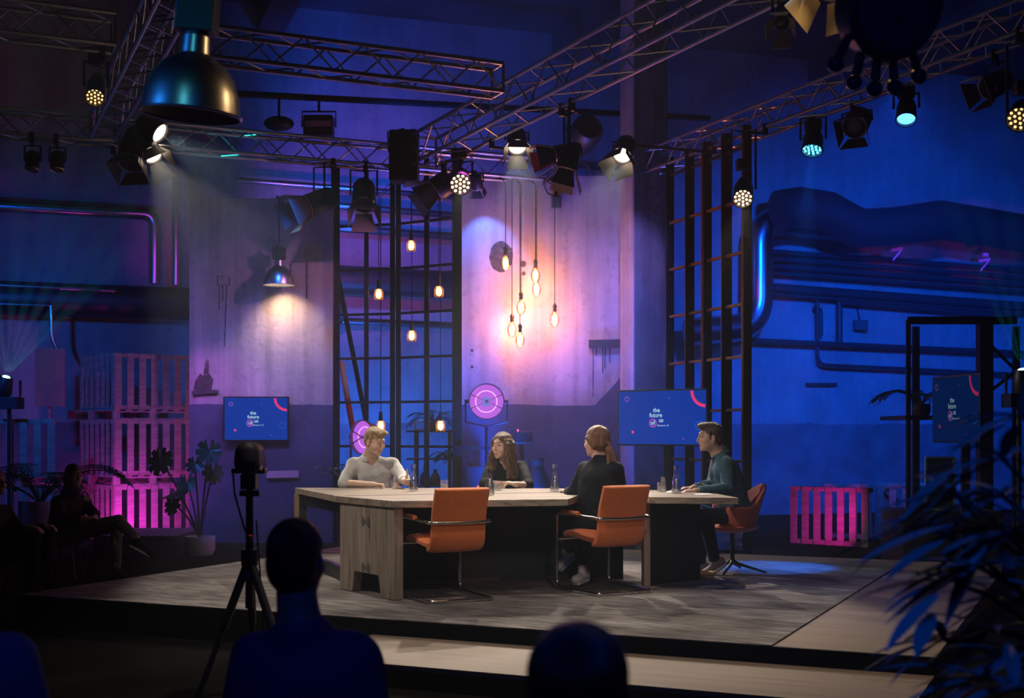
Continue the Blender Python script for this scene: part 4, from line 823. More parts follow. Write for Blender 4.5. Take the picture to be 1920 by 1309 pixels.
projector('teal beam projector shining upward at the right edge of the picture', cb_, [cb_+V((math.sin(math.radians(a))*3, -.5, math.cos(math.radians(a))*3)) for a in (12, 2, -8, -18, -27)], 2200)
# ---------------------------------------------------------------- set washes from small floor cans and truss lamps, plus added duct and truss spots
spot('floor_wash', K+V((.46,-.50,.12)), K+V((.45,.2,.6)), (.9,.03,.95), 80, 130, .9, .1, vol=.3)
spot('floor_wash', K+V((-.42,-.36,.12)), K+V((-.3,.3,.6)), (.9,.03,.8), 30, 130, .9, .1, vol=.3)
q = P(1575, 1030, 17.2); spot('floor_wash', (q.x, q.y, .25), (q.x-.1, 18.0, .5), (1,.03,.75), 40, 110, .9, .05, vol=.3)
spot('panel_wash', (-4.75, 17.1, 3.0), (-4.1, 18.4, 1.9), (.85,.16,.95), 70, 66, .9, .08, vol=.3)
spot('panel_wash', (-6.2, 15.6, 3.6), (-3.4, 18.4, 3.4), (.10,.18,1), 110, 60, .9, .08, vol=.2)
spot('panel_wash', (-.9, 15.7, 4.5), (-3.3, 18.4, 2.9), (.70,.26,.66), 225, 50, .9, .03, vol=.2)
spot('panel_wash', (-3.0, 16.0, 4.9), (-3.2, 18.4, .6), (.02,.16,1), 520, 70, .9, .08, vol=.3)
spot('panel_wash', (1.5, 16.4, 4.9), (1.35, 18.4, 2.9), (.24,.19,1), 220, 70, .9, .08, vol=.3)
spot('panel_wash', (.9, 16.0, 4.9), (.9, 18.4, .7), (.02,.12,1), 560, 75, .9, .08, vol=.3)
spot('panel_wash', (-.6, 16.4, 4.9), (-.4, 18.4, 2.5), (.8,.10,.7), 110, 60, .9, .08, vol=.3)
spot('added_duct_wash', P(270, 462, 18.6), onwall(312, 468, off=.4), (.8,.06,1), 60, 34, .9, .4, vol=.05)  # added magenta spots to raise highlights on the ducts, no fixtures
spot('added_duct_wash', P(1404, 560, 21.5), onwall(1425, 545, off=.7), (.9,.05,.9), 90, 15, .8, .3, vol=.2)
spot('added_truss_spot', (1.2, 14.6, .6), (1.9, 17.9, 5.25), (1,.22,.14), 220, 18, .8, .1, vol=.05)
spot('added_truss_spot', (.8, 16.9, .4), (.4, 18.4, 5.2), (.15,.12,1), 600, 60, .8, .1, vol=.1)
for i, (px, py) in enumerate(((1683, 470), (1847, 490))):
    c = onwall(px, py, off=1.1); t = thing('wall_bracket', 'small magenta lit bracket below the sagging dark duct, %s one' % ('left', 'right')[i], 'bracket', c, 0, 'magenta lit brackets'); BRK = mat('magenta light tint', (.6,.2,.5), .5)  # magenta light is mixed into the bracket colour
    m = MB(); m.bar(c+V((-.12,0,.0)), c+V((.09,0,.04)), .05, .05); m.build('arm', BRK, t); m = MB(); m.bar(c+V((.09,0,.04)), c+V((-.09,0,-.18)), .04, .03); m.build('strut', BRK, t); m = MB(); m.box(c+V((.0,0,.12)), (.1,.08,.07)); m.build('block', BRK, t)
    spot('added_bracket_spot', c+V((-.3,-1.2,-.5)), c, (1,.1,.8), 14, 40, .5, .05)  # added magenta spot on the bracket, no fixture
# dark round fixture with bulbs on short stems, close to the camera at the top right
bc = P(1682, 12, 4.6); bd = V((.30,-.86,-.40)).normalized(); Mb = MX(bc, bd, (0,0,1)); bt = thing('bulb_chandelier', 'dark drum shaped chandelier with bulbs round its rim, cut by the top edge', 'chandelier', bc)
DRM = mat('dark bronze', (.03,.028,.04), .5, .4)
m = MB(); m.lathe([(0,-.14),(.15,-.14),(.185,-.11),(.19,0),(.175,.012),(.165,0),(0,0)], Mb, 40); m.build('drum', DRM, bt, smooth=True)
PF = mat('perforated dark face', (.03,.022,.07), .6); _t = PF.node_tree; _b = _t.nodes['Principled BSDF']; _tc = nd(_t, 'ShaderNodeTexCoord'); _v = nd(_t, 'ShaderNodeTexVoronoi'); _v.inputs['Scale'].default_value = 16; _v.inputs['Randomness'].default_value = .3
_r = nd(_t, 'ShaderNodeValToRGB'); _r.color_ramp.elements[0].position = .22; _r.color_ramp.elements[1].position = .26; _r.color_ramp.elements[0].color = (.002,.002,.003,1); _r.color_ramp.elements[1].color = (.05,.035,.12,1)
_t.links.new(_tc.outputs['Object'], _v.inputs['Vector']); _t.links.new(_v.outputs['Distance'], _r.inputs[0]); _t.links.new(_r.outputs[0], _b.inputs['Base Color'])
m = MB(); m.lathe([(0,.016),(.150,.016),(.155,.010)], Mb, 40); m.build('perforated_face', PF, bt, smooth=True)
for i in range(5):
    a = PI+math.radians((-48,-22,0,20,44)[i]); dv = V((math.cos(a), math.sin(a), 0)); R3 = Mb.to_3x3(); o3 = Mb@(dv*.18+V((0,0,-.05))); d3 = (R3@dv*.7+bd*.1+V((0,0,-.6))).normalized()
    m = MB(); m.tube(o3, o3+d3*.085, .016, .018, 10); s_ = m.build('bulb_stem', DRM, bt, smooth=True)
    m = MB(); m.ball(o3+d3*.115, .030); g_ = m.build('bulb', mat('dark glossy bulb', (.03,.03,.06), .12), bt, smooth=True)
m = MB(); m.tube(bc-bd*.12, V((bc.x, bc.y+.15, 8.68)), .012, n=8); m.build('hanger', DRM, bt)
wb = thing('white_box', 'pale two part box on a black plinth behind the coral armchair', 'box', (P(1364,0,15.4).x, 15.45, 0)); x0_, x1_ = P(1338,0,15.4).x, P(1390,0,15.4).x
m = MB(); m.box(((x0_+x1_)/2, 15.45, .09), (x1_-x0_+.04, .3, .18)); m.build('plinth', BLACK, wb)
for a_, b_ in ((0,.56),(.72,1)): m = MB(); m.box((x0_+(x1_-x0_)*(a_+b_)/2, 15.45, .32), ((x1_-x0_)*(b_-a_), .28, .28)); m.build('white_panel', mat('pale panel', (.55,.5,.55), .6), wb)
# ---------------------------------------------------------------- the big wooden table
TW = wood_mat('weathered table wood', (.36,.285,.225), (.10,.075,.058), 0, .8)
TW2 = wood_mat('weathered upright wood', (.40,.32,.255), (.13,.098,.08), 2, .9)
def T(px, py): return PZ(px, py, TBZ)
p1, p2, p3 = T(553, 914.5), T(631, 930), T(737, 939.5); n1, n2 = T(1092, 926), T(1194, 925.5); p4, p5, p6, p7, p8, p9 = T(1065, 936), T(1220, 932), T(1385, 933.5), T(1345, 926), T(1219, 919), T(1062, 916)
s1 = T(1040, 924); sdir = (s1-p2).normalized(); s2 = p2+sdir*3.1
tbl = thing('wooden_table', 'large weathered wooden table with wide planks and dark underframe on the carpet', 'table', (.1, 11.6, STZ))
xy = lambda q: (q.x, q.y)
def inset(poly, k): return poly
TK = .055
m = MB(); m.prism([xy(q) for q in (p2, p3, p4, n1, n2, p5, p6, p7, s2, s1)], TBZ-TK, TBZ); m.build('tabletop_plank', TW, tbl, bevel=.004)
off = V((-sdir.y, sdir.x, 0))*.022
sn_ = sdir.cross(V((0,0,1))); rr_ = random.Random(3); e1 = [p2+sdir*(.12+3.0*i/24)+off+sn_*(-.035+rr_.uniform(-.03,.012)) for i in range(25)]; e0 = [p2+sdir*(.05+3.07*i/24)+sn_*.004 for i in range(25)]
m = MB(); m.prism([xy(q) for q in e0+e1[::-1]], TBZ-TK, TBZ+.0005); m.build('dark_seam', mat('dark cracked wood', (.05,.035,.028), .9), tbl)
m = MB(); m.prism([xy(q) for q in (p1, p2+off, s1+off, s2+off, p8, p9)], TBZ-TK, TBZ); m.build('tabletop_plank', TW, tbl, bevel=.004)
# left end: two-board panel under p2-p3
e = (p3-p2).normalized(); e.z = 0; nrm = V((e.y, -e.x, 0)); Lp = (p3-p2).length
i0 = p2+e*.02-nrm*.02; W2 = (Lp-.05)/2
zt, zb = TBZ-TK, STZ+.002
for k in range(2):
    a = i0+e*(k*(W2+.006)); b = a+e*W2; th = -nrm*.085
    def q3(p, z): return V((p.x, p.y, z))
    # board outline with a foot and a raised middle
    if k == 0: out = [(0,zb),(W2*.48,zb),(W2*.56,zb+.17),(W2,zb+.17),(W2,zt),(0,zt)]
    else: out = [(0,zb+.17),(W2*.44,zb+.17),(W2*.54,zb),(W2,zb),(W2,zt),(0,zt)]
    f = [q3(a+e*u, z) for u, z in out]; g = [p+th for p in f]; n = len(f)
    m = MB(); m.add(f+g, [tuple(range(n)), tuple(range(2*n-1, n-1, -1))]+[(i, (i+1) % n, n+(i+1) % n, n+i) for i in range(n)]); m.build('end_board', TW2, tbl, bevel=.006)
KEYM = mat('darker wood key', (.12,.10,.10), .7)
for z in (TBZ-.19, TBZ-.56):
    c = q3(i0+e*(W2+.003)+nrm*.002, z); m = MB()
    for sgn in (-1, 1): m.add([c+e*sgn*.008+V((0,0,-.01)), c+e*sgn*.055+V((0,0,-.045)), c+e*sgn*.075+V((0,0,0)), c+e*sgn*.055+V((0,0,.045)), c+e*sgn*.008+V((0,0,.01))], [(0,1,2,3,4)])
    m.build('butterfly_key', KEYM, tbl, solid=.004)
# far left leg frame
m = MB(); lw = T(553, 914.5); m.box((lw.x+.035, lw.y-.02, (zb+zt)/2), (.06, .12, zt-zb)); m.build('leg', wood_mat('light leg wood', (.55,.38,.24), (.35,.24,.15), 2), tbl, bevel=.004)
UF = mat('dark underframe', (.016,.017,.02), .55)
m = MB(); a = q3(p1+V((.10,-.12,0)), zt-.06); b = q3(p2+V((.12,.18,0)), zt-.06); m.bar(a, b, .05, .10); m.build('frame_rail', UF, tbl)
m = MB(); m.bar(q3(p1+V((.10,-.12,0)), zt), q3(p1+V((.10,-.12,0)), zb), .07, .07, up=(0,1,0)); m.build('frame_leg', UF, tbl)
m = MB(); m.bar(q3(p1+V((.3,-.25,0)), zb+.06), q3(p2+V((.14,.12,0)), zb+.06), .05, .12); m.build('kick_rail', UF, tbl)
# dark box underneath
bx = [T(640, 926), T(1010, 926)]
A0 = V((-1.28, 11.28, 0)); A1 = V((1.08, 11.98, 0)); A2 = V((1.62, 11.62, 0))
bl0, bl1 = V((p2.x+.16, p2.y+.12, 0)), V((1.0, 11.75, 0))
m = MB(); m.prism([xy(bl0), xy(V((-.55, 11.35, 0))), xy(bl1), xy(V((1.0, 12.2, 0))), xy(V((-1.2, 12.1, 0)))], zb, zt-.01); m.build('dark_base', UF, tbl)
m = MB(); k0, k1 = PZ(756, 1103, STZ), PZ(1010, 1084, STZ); m.bar(q3(k0, zb+.02), q3(k1, zb+.02), .03, .04); m.build('floor_rail', mat('purplish rail', (.10,.06,.08), .6), tbl)
rl = PZ(1211, 1098, STZ); rr = PZ(1313, 1087, STZ)
m = MB(); m.bar(q3(rl, zb), q3(rl, zt), .055, .22, up=(0,1,0)); m.build('right_leg', wood_mat('right leg wood', (.30,.20,.17), (.18,.12,.10), 2), tbl, bevel=.004)
m = MB(); m.prism([xy(rl+V((.03,.0,0))), xy(rr), xy(rr+V((.05,.35,0))), xy(rl+V((.1,.6,0)))], zb, zt-.02); m.build('dark_side_panel', UF, tbl)
m = MB(); a, b = PZ(1313, 1082, STZ), PZ(1341, 1083, STZ); m.tube((a.x, a.y+.05, STZ+.03), (b.x, b.y+.02, STZ+.03), .026, n=10); m.build('wooden_foot', mat('pale wooden foot', (.72,.50,.22), .6), tbl, smooth=True)
# ---------------------------------------------------------------- chairs
def spline(pts, n=5):
    out = []
    for i in range(len(pts)-1):
        p0, p1_, p2_, p3_ = V(pts[max(i-1,0)]), V(pts[i]), V(pts[i+1]), V(pts[min(i+2, len(pts)-1)])
        for k in range(n):
            t = k/n; out.append(.5*((2*p1_)+(p2_-p0)*t+(2*p0-5*p1_+4*p2_-p3_)*t*t+(3*p1_-p0-3*p2_+p3_)*t**3))
    return out+[V(pts[-1])]
def make_cantilever(label):
    """faces +y; origin on the floor under the seat centre"""
    t = thing('cantilever_chair', label, 'chair', (0,0,0), 0, 'orange cantilever chairs')
    def shell(name, prof, th, w):
        m = MB(); pr = spline([V((0, y, z)) for y, z in prof], 5); n = len(pr); top, bot = [], []
        for i, p in enumerate(pr):
            d = (pr[min(i+1, n-1)]-pr[max(i-1, 0)]).normalized(); nn_ = V((0, -d.z, d.y)); top.append(p+nn_*th/2); bot.append(p-nn_*th/2)
        loop = top+bot[::-1]; xs = [-w/2, -w/2+.02, w/2-.02, w/2]; vs = []
        for j, x in enumerate(xs):
            for i, p in enumerate(loop):
                c = (top[i]+bot[i])/2 if i < n else (top[2*n-1-i]+bot[2*n-1-i])/2
                q = p if 0 < j < 3 else c+(p-c)*.55; vs.append(V((x, q.y, q.z)))
        k = len(loop); fs = [(j*k+i, j*k+(i+1) % k, (j+1)*k+(i+1) % k, (j+1)*k+i) for j in range(3) for i in range(k)]
        fs += [(i, i+1, k-2-i, k-1-i)[::1] for i in range(n-1)]+[(3*k+k-1-i, 3*k+k-2-i, 3*k+i+1, 3*k+i) for i in range(n-1)]
        m.add(vs, fs); return m.build(name, ORANGE, t, smooth=True, sub=1)
    shell('seat', [(.26,.455),(.22,.47),(.10,.465),(-.08,.44),(-.19,.435)], .065, .46)
    shell('backrest', [(-.15,.40),(-.205,.42),(-.235,.48),(-.245,.58),(-.265,.70),(-.30,.80),(-.325,.875)], .06, .46)
    w, r = .265, .0125
    for s_ in (-1, 1):
        m = MB(); m.path(corner((s_*w, .30, .60), (s_*w, .30, .022), (s_*w, -.30, .016), .07)+[], r, 8); m.build('side_tube', CHROME, t, smooth=True)
        m = MB(); m.path(corner((s_*w, .305, .55), (s_*w, .30, .635), (s_*w, .05, .63), .05)+[V((s_*w, -.20, .62))], r, 8); m.build('arm_tube', CHROME, t, smooth=True)
        m = MB(); m.path([(s_*w, .22, .645), (s_*w, .20, .648), (s_*w, .0, .642), (s_*w, -.02, .64)], .02, 8); m.build('arm_pad', ORANGE, t, smooth=True)
    m = MB(); m.path(corner((-w, -.20, .62), (-w, -.30, .615), (0, -.31, .61), .06)+corner((0, -.31, .61), (w, -.30, .615), (w, -.20, .62), .06), r, 8); m.build('back_tube', CHROME, t, smooth=True)
    m = MB(); m.path(corner((-w, -.24, .016), (-w, -.30, .016), (0, -.30, .016), .05)+corner((0, -.30, .016), (w, -.30, .016), (w, -.24, .016), .05), r, 8); m.build('floor_tube', CHROME, t, smooth=True)
    m = MB(); m.path([(-w, .28, .42), (0, .26, .425), (w, .28, .42)], r, 8); m.build('seat_tube', CHROME, t, smooth=True)
    return t
ch1 = make_cantilever('empty orange cantilever chair with its back to the audience, in front of the table')
ch1.location = (-.525, 10.28, STZ+.002); ch1.rotation_euler.z = math.radians(27)
ch2 = dup(ch1, 'orange cantilever chair under the woman with the ponytail', (.755, 10.76, STZ+.002), math.radians(31))
def make_armchair(label):
    """shell armchair on a star foot, faces +y"""
    t = thing('shell_armchair', label, 'chair', (0,0,0), 0, 'coral shell armchairs')
    n = 22; rows = []
    # wrap-around shell: angle a from the right arm front round the back to the left arm front
    for j in range(7):
        v = j/6; row = []
        for i in range(n+1):
            a = -.20*PI+(1.40*PI)*i/n; ca_, sa_ = math.cos(a), math.sin(a); back = max(0, -math.sin(-a))  # 0..1 at back
            bk = max(0, sa_)**1.6
            ztop = .62+(.21*max(0, (sa_-.45)/.55)**.8 if sa_ > .45 else 0); z = .40+(ztop-.40)*v
            rr = .20+.10*v**.7+(.045*v*bk); row.append(V((rr*ca_*1.0, -rr*sa_*.86-.01-.02*v*bk, z)))
        rows.append(row)
    m = MB(); k = n+1; m.add([p for r_ in rows for p in r_], [(j*k+i, j*k+i+1, (j+1)*k+i+1, (j+1)*k+i) for j in range(6) for i in range(n)]); m.build('shell', CORAL, t, smooth=True, solid=.035, sub=1)
    m = MB(); m.ball((0,.0,.43), (.235,.25,.06), None, 24, 10); m.build('seat', CORAL, t, smooth=True)
    m = MB(); m.tube((0,0,.10), (0,0,.40), .022, n=12); m.build('column', BLACK, t, smooth=True)
    for i in range(4):
        a = PI/4+i*PI/2+.25; m = MB(); m.path([(0,0,.12),(.05*math.cos(a),.05*math.sin(a),.085),(.32*math.cos(a),.32*math.sin(a),.014)], .012, 8, [.016,.016,.010]); m.build('foot', BLACK, t, smooth=True)
    return t
ac = make_armchair('coral shell armchair with black star foot under the man in the teal jacket'); ac.location = (2.05, 12.16, STZ+.002); ac.rotation_euler.z = math.radians(97)
ac2 = dup(ac, 'orange shell armchair behind the blond man in the light shirt', (P(712,0,13.0).x, 13.02, STZ+.002), math.radians(184))
ac3 = dup(ac, 'orange shell armchair behind the curly haired woman', (P(938,0,13.05).x, 13.12, STZ+.002), math.radians(190))
# ---------------------------------------------------------------- glassware and papers on the table
def carafe(label, px, py, water, s=1.0):
    c = PZ(px, py, TBZ); t = thing('water_carafe', label, 'carafe', c, 0, 'glass carafes on the table'); M0 = Matrix.Translation(c+V((0,0,.001)))@Matrix.Scale(s, 4)
    m = MB(); m.lathe([(0,.0),(.040,.0),(.043,.01),(.038,.07),(.030,.12),(.022,.165),(.021,.20),(.026,.242),(.0245,.242),(.0195,.20),(.0205,.165),(.0285,.12),(.0365,.07),(.041,.012),(0,.008)], M0, 28); m.build('glass_body', GLASS, t, smooth=True)
    h = water; m = MB(); pr = [(0,.009),(.040,.013),(.036,.07)]; pr += [(.0365-(h-.07)*.16, h), (0, h)]; m.lathe(pr, M0, 24); m.build('water', WATER, t, smooth=True)
    return t
carafe('glass water carafe by the raised thumb of the blond man', 775, 921, .085)
carafe('glass water carafe in front of the curly haired woman, behind the empty orange chair', 918, 928, .135)
carafe('glass water carafe standing alone between the two women', 1040, 921, .10)
carafe('glass water carafe by the hand of the man in the teal jacket', 1268, 925, .115)
def tumbler(label, px, py, water):
    c = PZ(px, py, TBZ); t = thing('water_glass', label, 'glass', c, 0, 'drinking glasses on the table'); M0 = Matrix.Translation(c+V((0,0,.001)))
    m = MB(); m.lathe([(0,0),(.036,0),(.040,.085),(.0385,.085),(.0345,.010),(0,.010)], M0, 24); m.build('glass_body', GLASS, t, smooth=True)
    m = MB(); m.lathe([(0,.011),(.0343,.011),(.036,water),(0,water)], M0, 24); m.build('water', WATER, t, smooth=True); return t
tumbler('drinking glass between the hands of the blond man', 741, 917, .03)
tumbler('drinking glass beside the clasped hands of the curly haired woman', 934, 919.5, .035)
tumbler('low drinking glass seen over the back of the empty orange chair', 833, 917, .04)
tumbler('drinking glass left of the papers of the man in the teal jacket', 1240, 922, .045)
pap = mat('white paper', (.75,.75,.75), .8)
for lb, pts in (('curling white sheet of paper next to the right carafe', [(1247,922.5),(1268,920),(1275,923),(1252,925)]), ('flat white sheet of paper under the sleeve of the man in the teal jacket', [(1300,926),(1330,925.5),(1336,928),(1306,929)])):
    q = [T(a, b)+V((0,0,.002)) for a, b in pts]; m = MB(); q[1].z += .012 if 'curl' in lb else 0; m.add(q, [(0,1,2,3)]); o = m.build('paper_sheet', pap, solid=.001); tag(o, lb, 'paper', 'papers on the table')
cd = thing('card_holder', 'small pale folded card standing behind the right drinking glass', 'card', T(1243, 920.5)); m = MB(); c = T(1243, 920.2); m.add([c+V((-.03,0,.002)), c+V((.035,.02,.002)), c+V((.02,.04,.12)), c+V((-.01,.03,.13))], [(0,1,2,3)]); m.build('card', mat('pale card', (.5,.45,.4), .8), cd, solid=.002)
# ---------------------------------------------------------------- plants
LEAF = mat('dark green leaf', (.02,.07,.03), .5); LEAF2 = mat('glossy leaf', (.04,.10,.06), .32)
STEM = mat('plant stem', (.05,.06,.03), .7); POTW = mat('white planter', (.55,.55,.56), .6); POTD = mat('dark planter', (.03,.03,.035), .6)
def leaf(m, base, d, L, w, droop=.3, up=V((0,0,1)), seg=6, fold=.15):
    d = V(d).normalized(); side = d.cross(up); side = side.normalized() if side.length > .05 else V((1,0,0)); vs = []; p = V(base); dd = d.copy(); st = L/seg
    for i in range(seg+1):
        t = i/seg; ww = w*math.sin(PI*min(1, (t*.92+.06)))**.8*(1-.25*t); nn_ = side.cross(dd).normalized()
        vs += [p-side*ww/2+nn_*fold*ww, p.copy(), p+side*ww/2+nn_*fold*ww]; p = p+dd*st; dd = (dd+V((0,0,-droop/seg))).normalized()
    m.add(vs, [f for i in range(seg) for f in ((i*3, i*3+1, i*3+4, i*3+3), (i*3+1, i*3+2, i*3+5, i*3+4))]); return p
def planter(t, c, r, h, mt):
    m = MB(); m.lathe([(0,0),(r*.8,0),(r,h*.3),(r,h),(r*.92,h),(r*.9,h*.85),(0,h*.85)], Matrix.Translation(c), 28); m.build('planter', mt, t, smooth=True)
def palm(label, base, fr, L, w, spread=1.0, pot=None, seed=0, nleaf=14, mt=LEAF, zup=.5, name='potted_palm', lr=.22):
    r = random.Random(seed); base = V(base); t = thing(name, label, 'plant', base, 0); z0 = 0
    if pot: planter(t, base, pot[0], pot[1], pot[2]); z0 = pot[1]*.85
    o = base+V((0,0,z0)); ms = MB(); ml = MB()
    for i in range(fr):
        a = 2*PI*i/fr+r.uniform(-.3,.3); up = r.uniform(zup, zup+.9); d = V((math.cos(a)*spread, math.sin(a)*spread, up)).normalized(); pts = [o.copy()]; p = o.copy(); dd = d.copy(); n = 10; LL = L*r.uniform(.75,1.1)
        for k in range(n):
            p = p+dd*LL/n; dd = (dd+V((math.cos(a)*.03, math.sin(a)*.03, -.10-.02*k))).normalized(); pts.append(p.copy())
            if k >= 3:
                sd = dd.cross(V((0,0,1))).normalized()
                for s_ in (-1, 1):
                    for q in (0, .5): leaf(ml, p-dd*LL/n*q, dd*.75+sd*s_+V((0,0,.1)), lr*L*(1-.45*abs(k-5.5)/5), w, .5, seg=4)
        ms.path(pts, .008, 5, [.012*(1-.08*k) for k in range(len(pts))]); leaf(ml, p, dd, lr*L, w, .3, seg=4)
    ms.build('stem', STEM, t); ml.build('fronds', mt, t); return t
def monstera(label, base, leaves, pot, seed=0):
    r = random.Random(seed); base = V(base); t = thing('monstera', label, 'plant', base); planter(t, base, *pot); o = base+V((0,0,pot[1]*.85))
    for c, R, nrm_ in leaves:
        c = V(c); m = MB(); mid = (o+c)/2+V((0,0,.15)); q = [o*(1-u)**2+mid*2*u*(1-u)+c*u*u for u in [i/8 for i in range(9)]]; m.path(q, .012, 6); m.build('stem', STEM, t)
        Mx = MX(c, nrm_, V((0,0,-1))); n = 40; pts = [V((0,0,0))]
        for i in range(n+1):
            a = -PI*.92+2*PI*.92*i/n; rr = R*(1-.28*abs(a/PI)**2)*(.70 if i % 5 == 2 else 1.0); pts.append(V((rr*math.cos(a), rr*math.sin(a)*.9, .12*R*math.cos(2*a))))
        m = MB(); m.add(pts, [(0, i, i+1) for i in range(1, n+1)], Mx); m.build('leaf', LEAF2, t, solid=.004)
    return t
B = P(375, 1000, 16.6); B.z = 0
monstera('tall monstera in a white planter at the foot of the left plaster panel', B, [(P(300,862,16.3), .21, (-.3,-1,.25)), (P(392,845,16.6), .20, (.3,-1,.4)), (P(350,905,16.9), .16, (0,-1,.6)), (P(330,925,16.2), .20, (-.3,-.35,1)), (P(322,945,16.3), .15, (-.5,-1,.2)), (P(400,885,16.7), .17, (.5,-1,.2)), (P(365,870,16.5), .14, (.1,-1,.5))], (.19, .24, POTW), 3)
B = P(75, 960, 16.4); B.z = 0; palm('bushy dark palm in a white planter at the left under the teal projector', (B.x, B.y, .34), 16, 1.15, .035, 1.0, (.26, .36, POTW), 5, zup=.9)
m = MB(); m.box((B.x, B.y, .17), (.6,.6,.34)); o = m.build('plant_stand', BLACK); tag(o, 'black cube under the white planter at the left', 'stand')
B = P(813, 806, 19.2); palm('small potted palm on the shelf behind the lattice frame', (B.x, 19.2, zz(809,19.0)+.013), 8, .55, .02, 1.0, (.09, .12, POTD), 8, zup=.7)
B = P(843, 858, 19.2); palm('low dark leafy plant on the middle shelf behind the lattice frame', (B.x-.02, 19.2, zz(861,19.0)+.013), 8, .32, .02, 1.3, (.06,.05, POTD), 9, zup=.3)
B = P(650, 880, 17.6); palm('dark leafy plant at the left post of the lattice frame behind the blond man', (B.x+.0, B.y, 0), 9, .62, .04, .4, (.14,.75, POTD), 10, zup=1.8)
B = P(1222, 930, 14.75); palm('glossy leafy plant lit blue under the large screen', (B.x, B.y, 0), 14, .85, .055, .75, (.2,.4, POTD), 12, mt=LEAF2, zup=1.0)
B = P(1150, 930, 16.1); palm('dark palm standing at the foot of the column behind the ponytail', (B.x+.20, B.y, 0), 12, .8, .035, .5, (.2,.4, POTD), 13, zup=1.5)
B = P(1728, 765, 16.5); palm('small palm in a dark pot on the shelf frame at the right', (B.x, 16.5, zz(783,16.0)+.027), 9, .66, .03, 1.0, (.11,.15, POTD), 14, zup=.8)
spot('plant_spot', (2.4, 14.6, 2.9), (1.6, 15.3, .8), (.02,.16,1), 120, 60, .7, .04, vol=.2)
# big blurred plant in the right foreground
r = random.Random(4); fp = thing('foreground_plant', 'big dark leafy plant close to the camera at the lower right', 'plant', (1.75, 3.6, 0)); planter(fp, V((1.75, 3.6, 0)), .24, .4, POTD)
FL_ = mat('long dark leaf', (.10,.14,.13), .42)
tips = [(1880,860),(1800,930),(1740,985),(1900,1000),(1830,1060),(1900,1120),(1860,1180),(1790,1090),(1915,780),(1900,1230),(1850,1270),(1770,1200),(1905,1290),(1840,990),(1880,930)]
for i, (px, py) in enumerate(tips):
    c = P(px, py, 3.3+r.uniform(-.35,.35)); o = V((1.75, 3.6, .35)); mid = (o+c)/2+V((.15,0,.25)); m = MB(); q = [o*(1-u)**2+mid*2*u*(1-u)+c*u*u for u in [k/8 for k in range(9)]]; m.path(q, .007, 6); m.build('stem', STEM, fp)
    m = MB()
    for k in range(9):
        a = PI*.62+ (k-4)*.36+r.uniform(-.12,.12); d = V((math.cos(a)*1.0, r.uniform(-.4,.4), math.sin(a)*.55-.42)); leaf(m, c, d, r.uniform(.17,.27), .042, .5, seg=6)
    m.build('leaf_cluster', FL_, fp)
for (px, py, qx, qy, Y) in [(1790,985,1600,1035,3.0),(1770,1015,1655,1075,3.1),(1760,1115,1655,1210,2.9),(1830,900,1730,880,3.2),(1850,1010,1765,1170,3.2),(1900,780,1770,840,3.4),(1790,880,1690,960,3.3),(1750,1150,1715,1225,3.1)]:
    a, b = P(px, py, Y), P(qx, qy, Y-.1); m = MB(); leaf(m, a, b-a, (b-a).length, .052, .25, seg=8); m.build('leaf', FL_, fp)
spot('added_leaf_spot', (-.6, 1.2, 3.2), (1.35, 3.2, .95), (.0,.12,1), 190, 44, .6, .1, vol=.0)  # unseen blue spot added to brighten the leaves
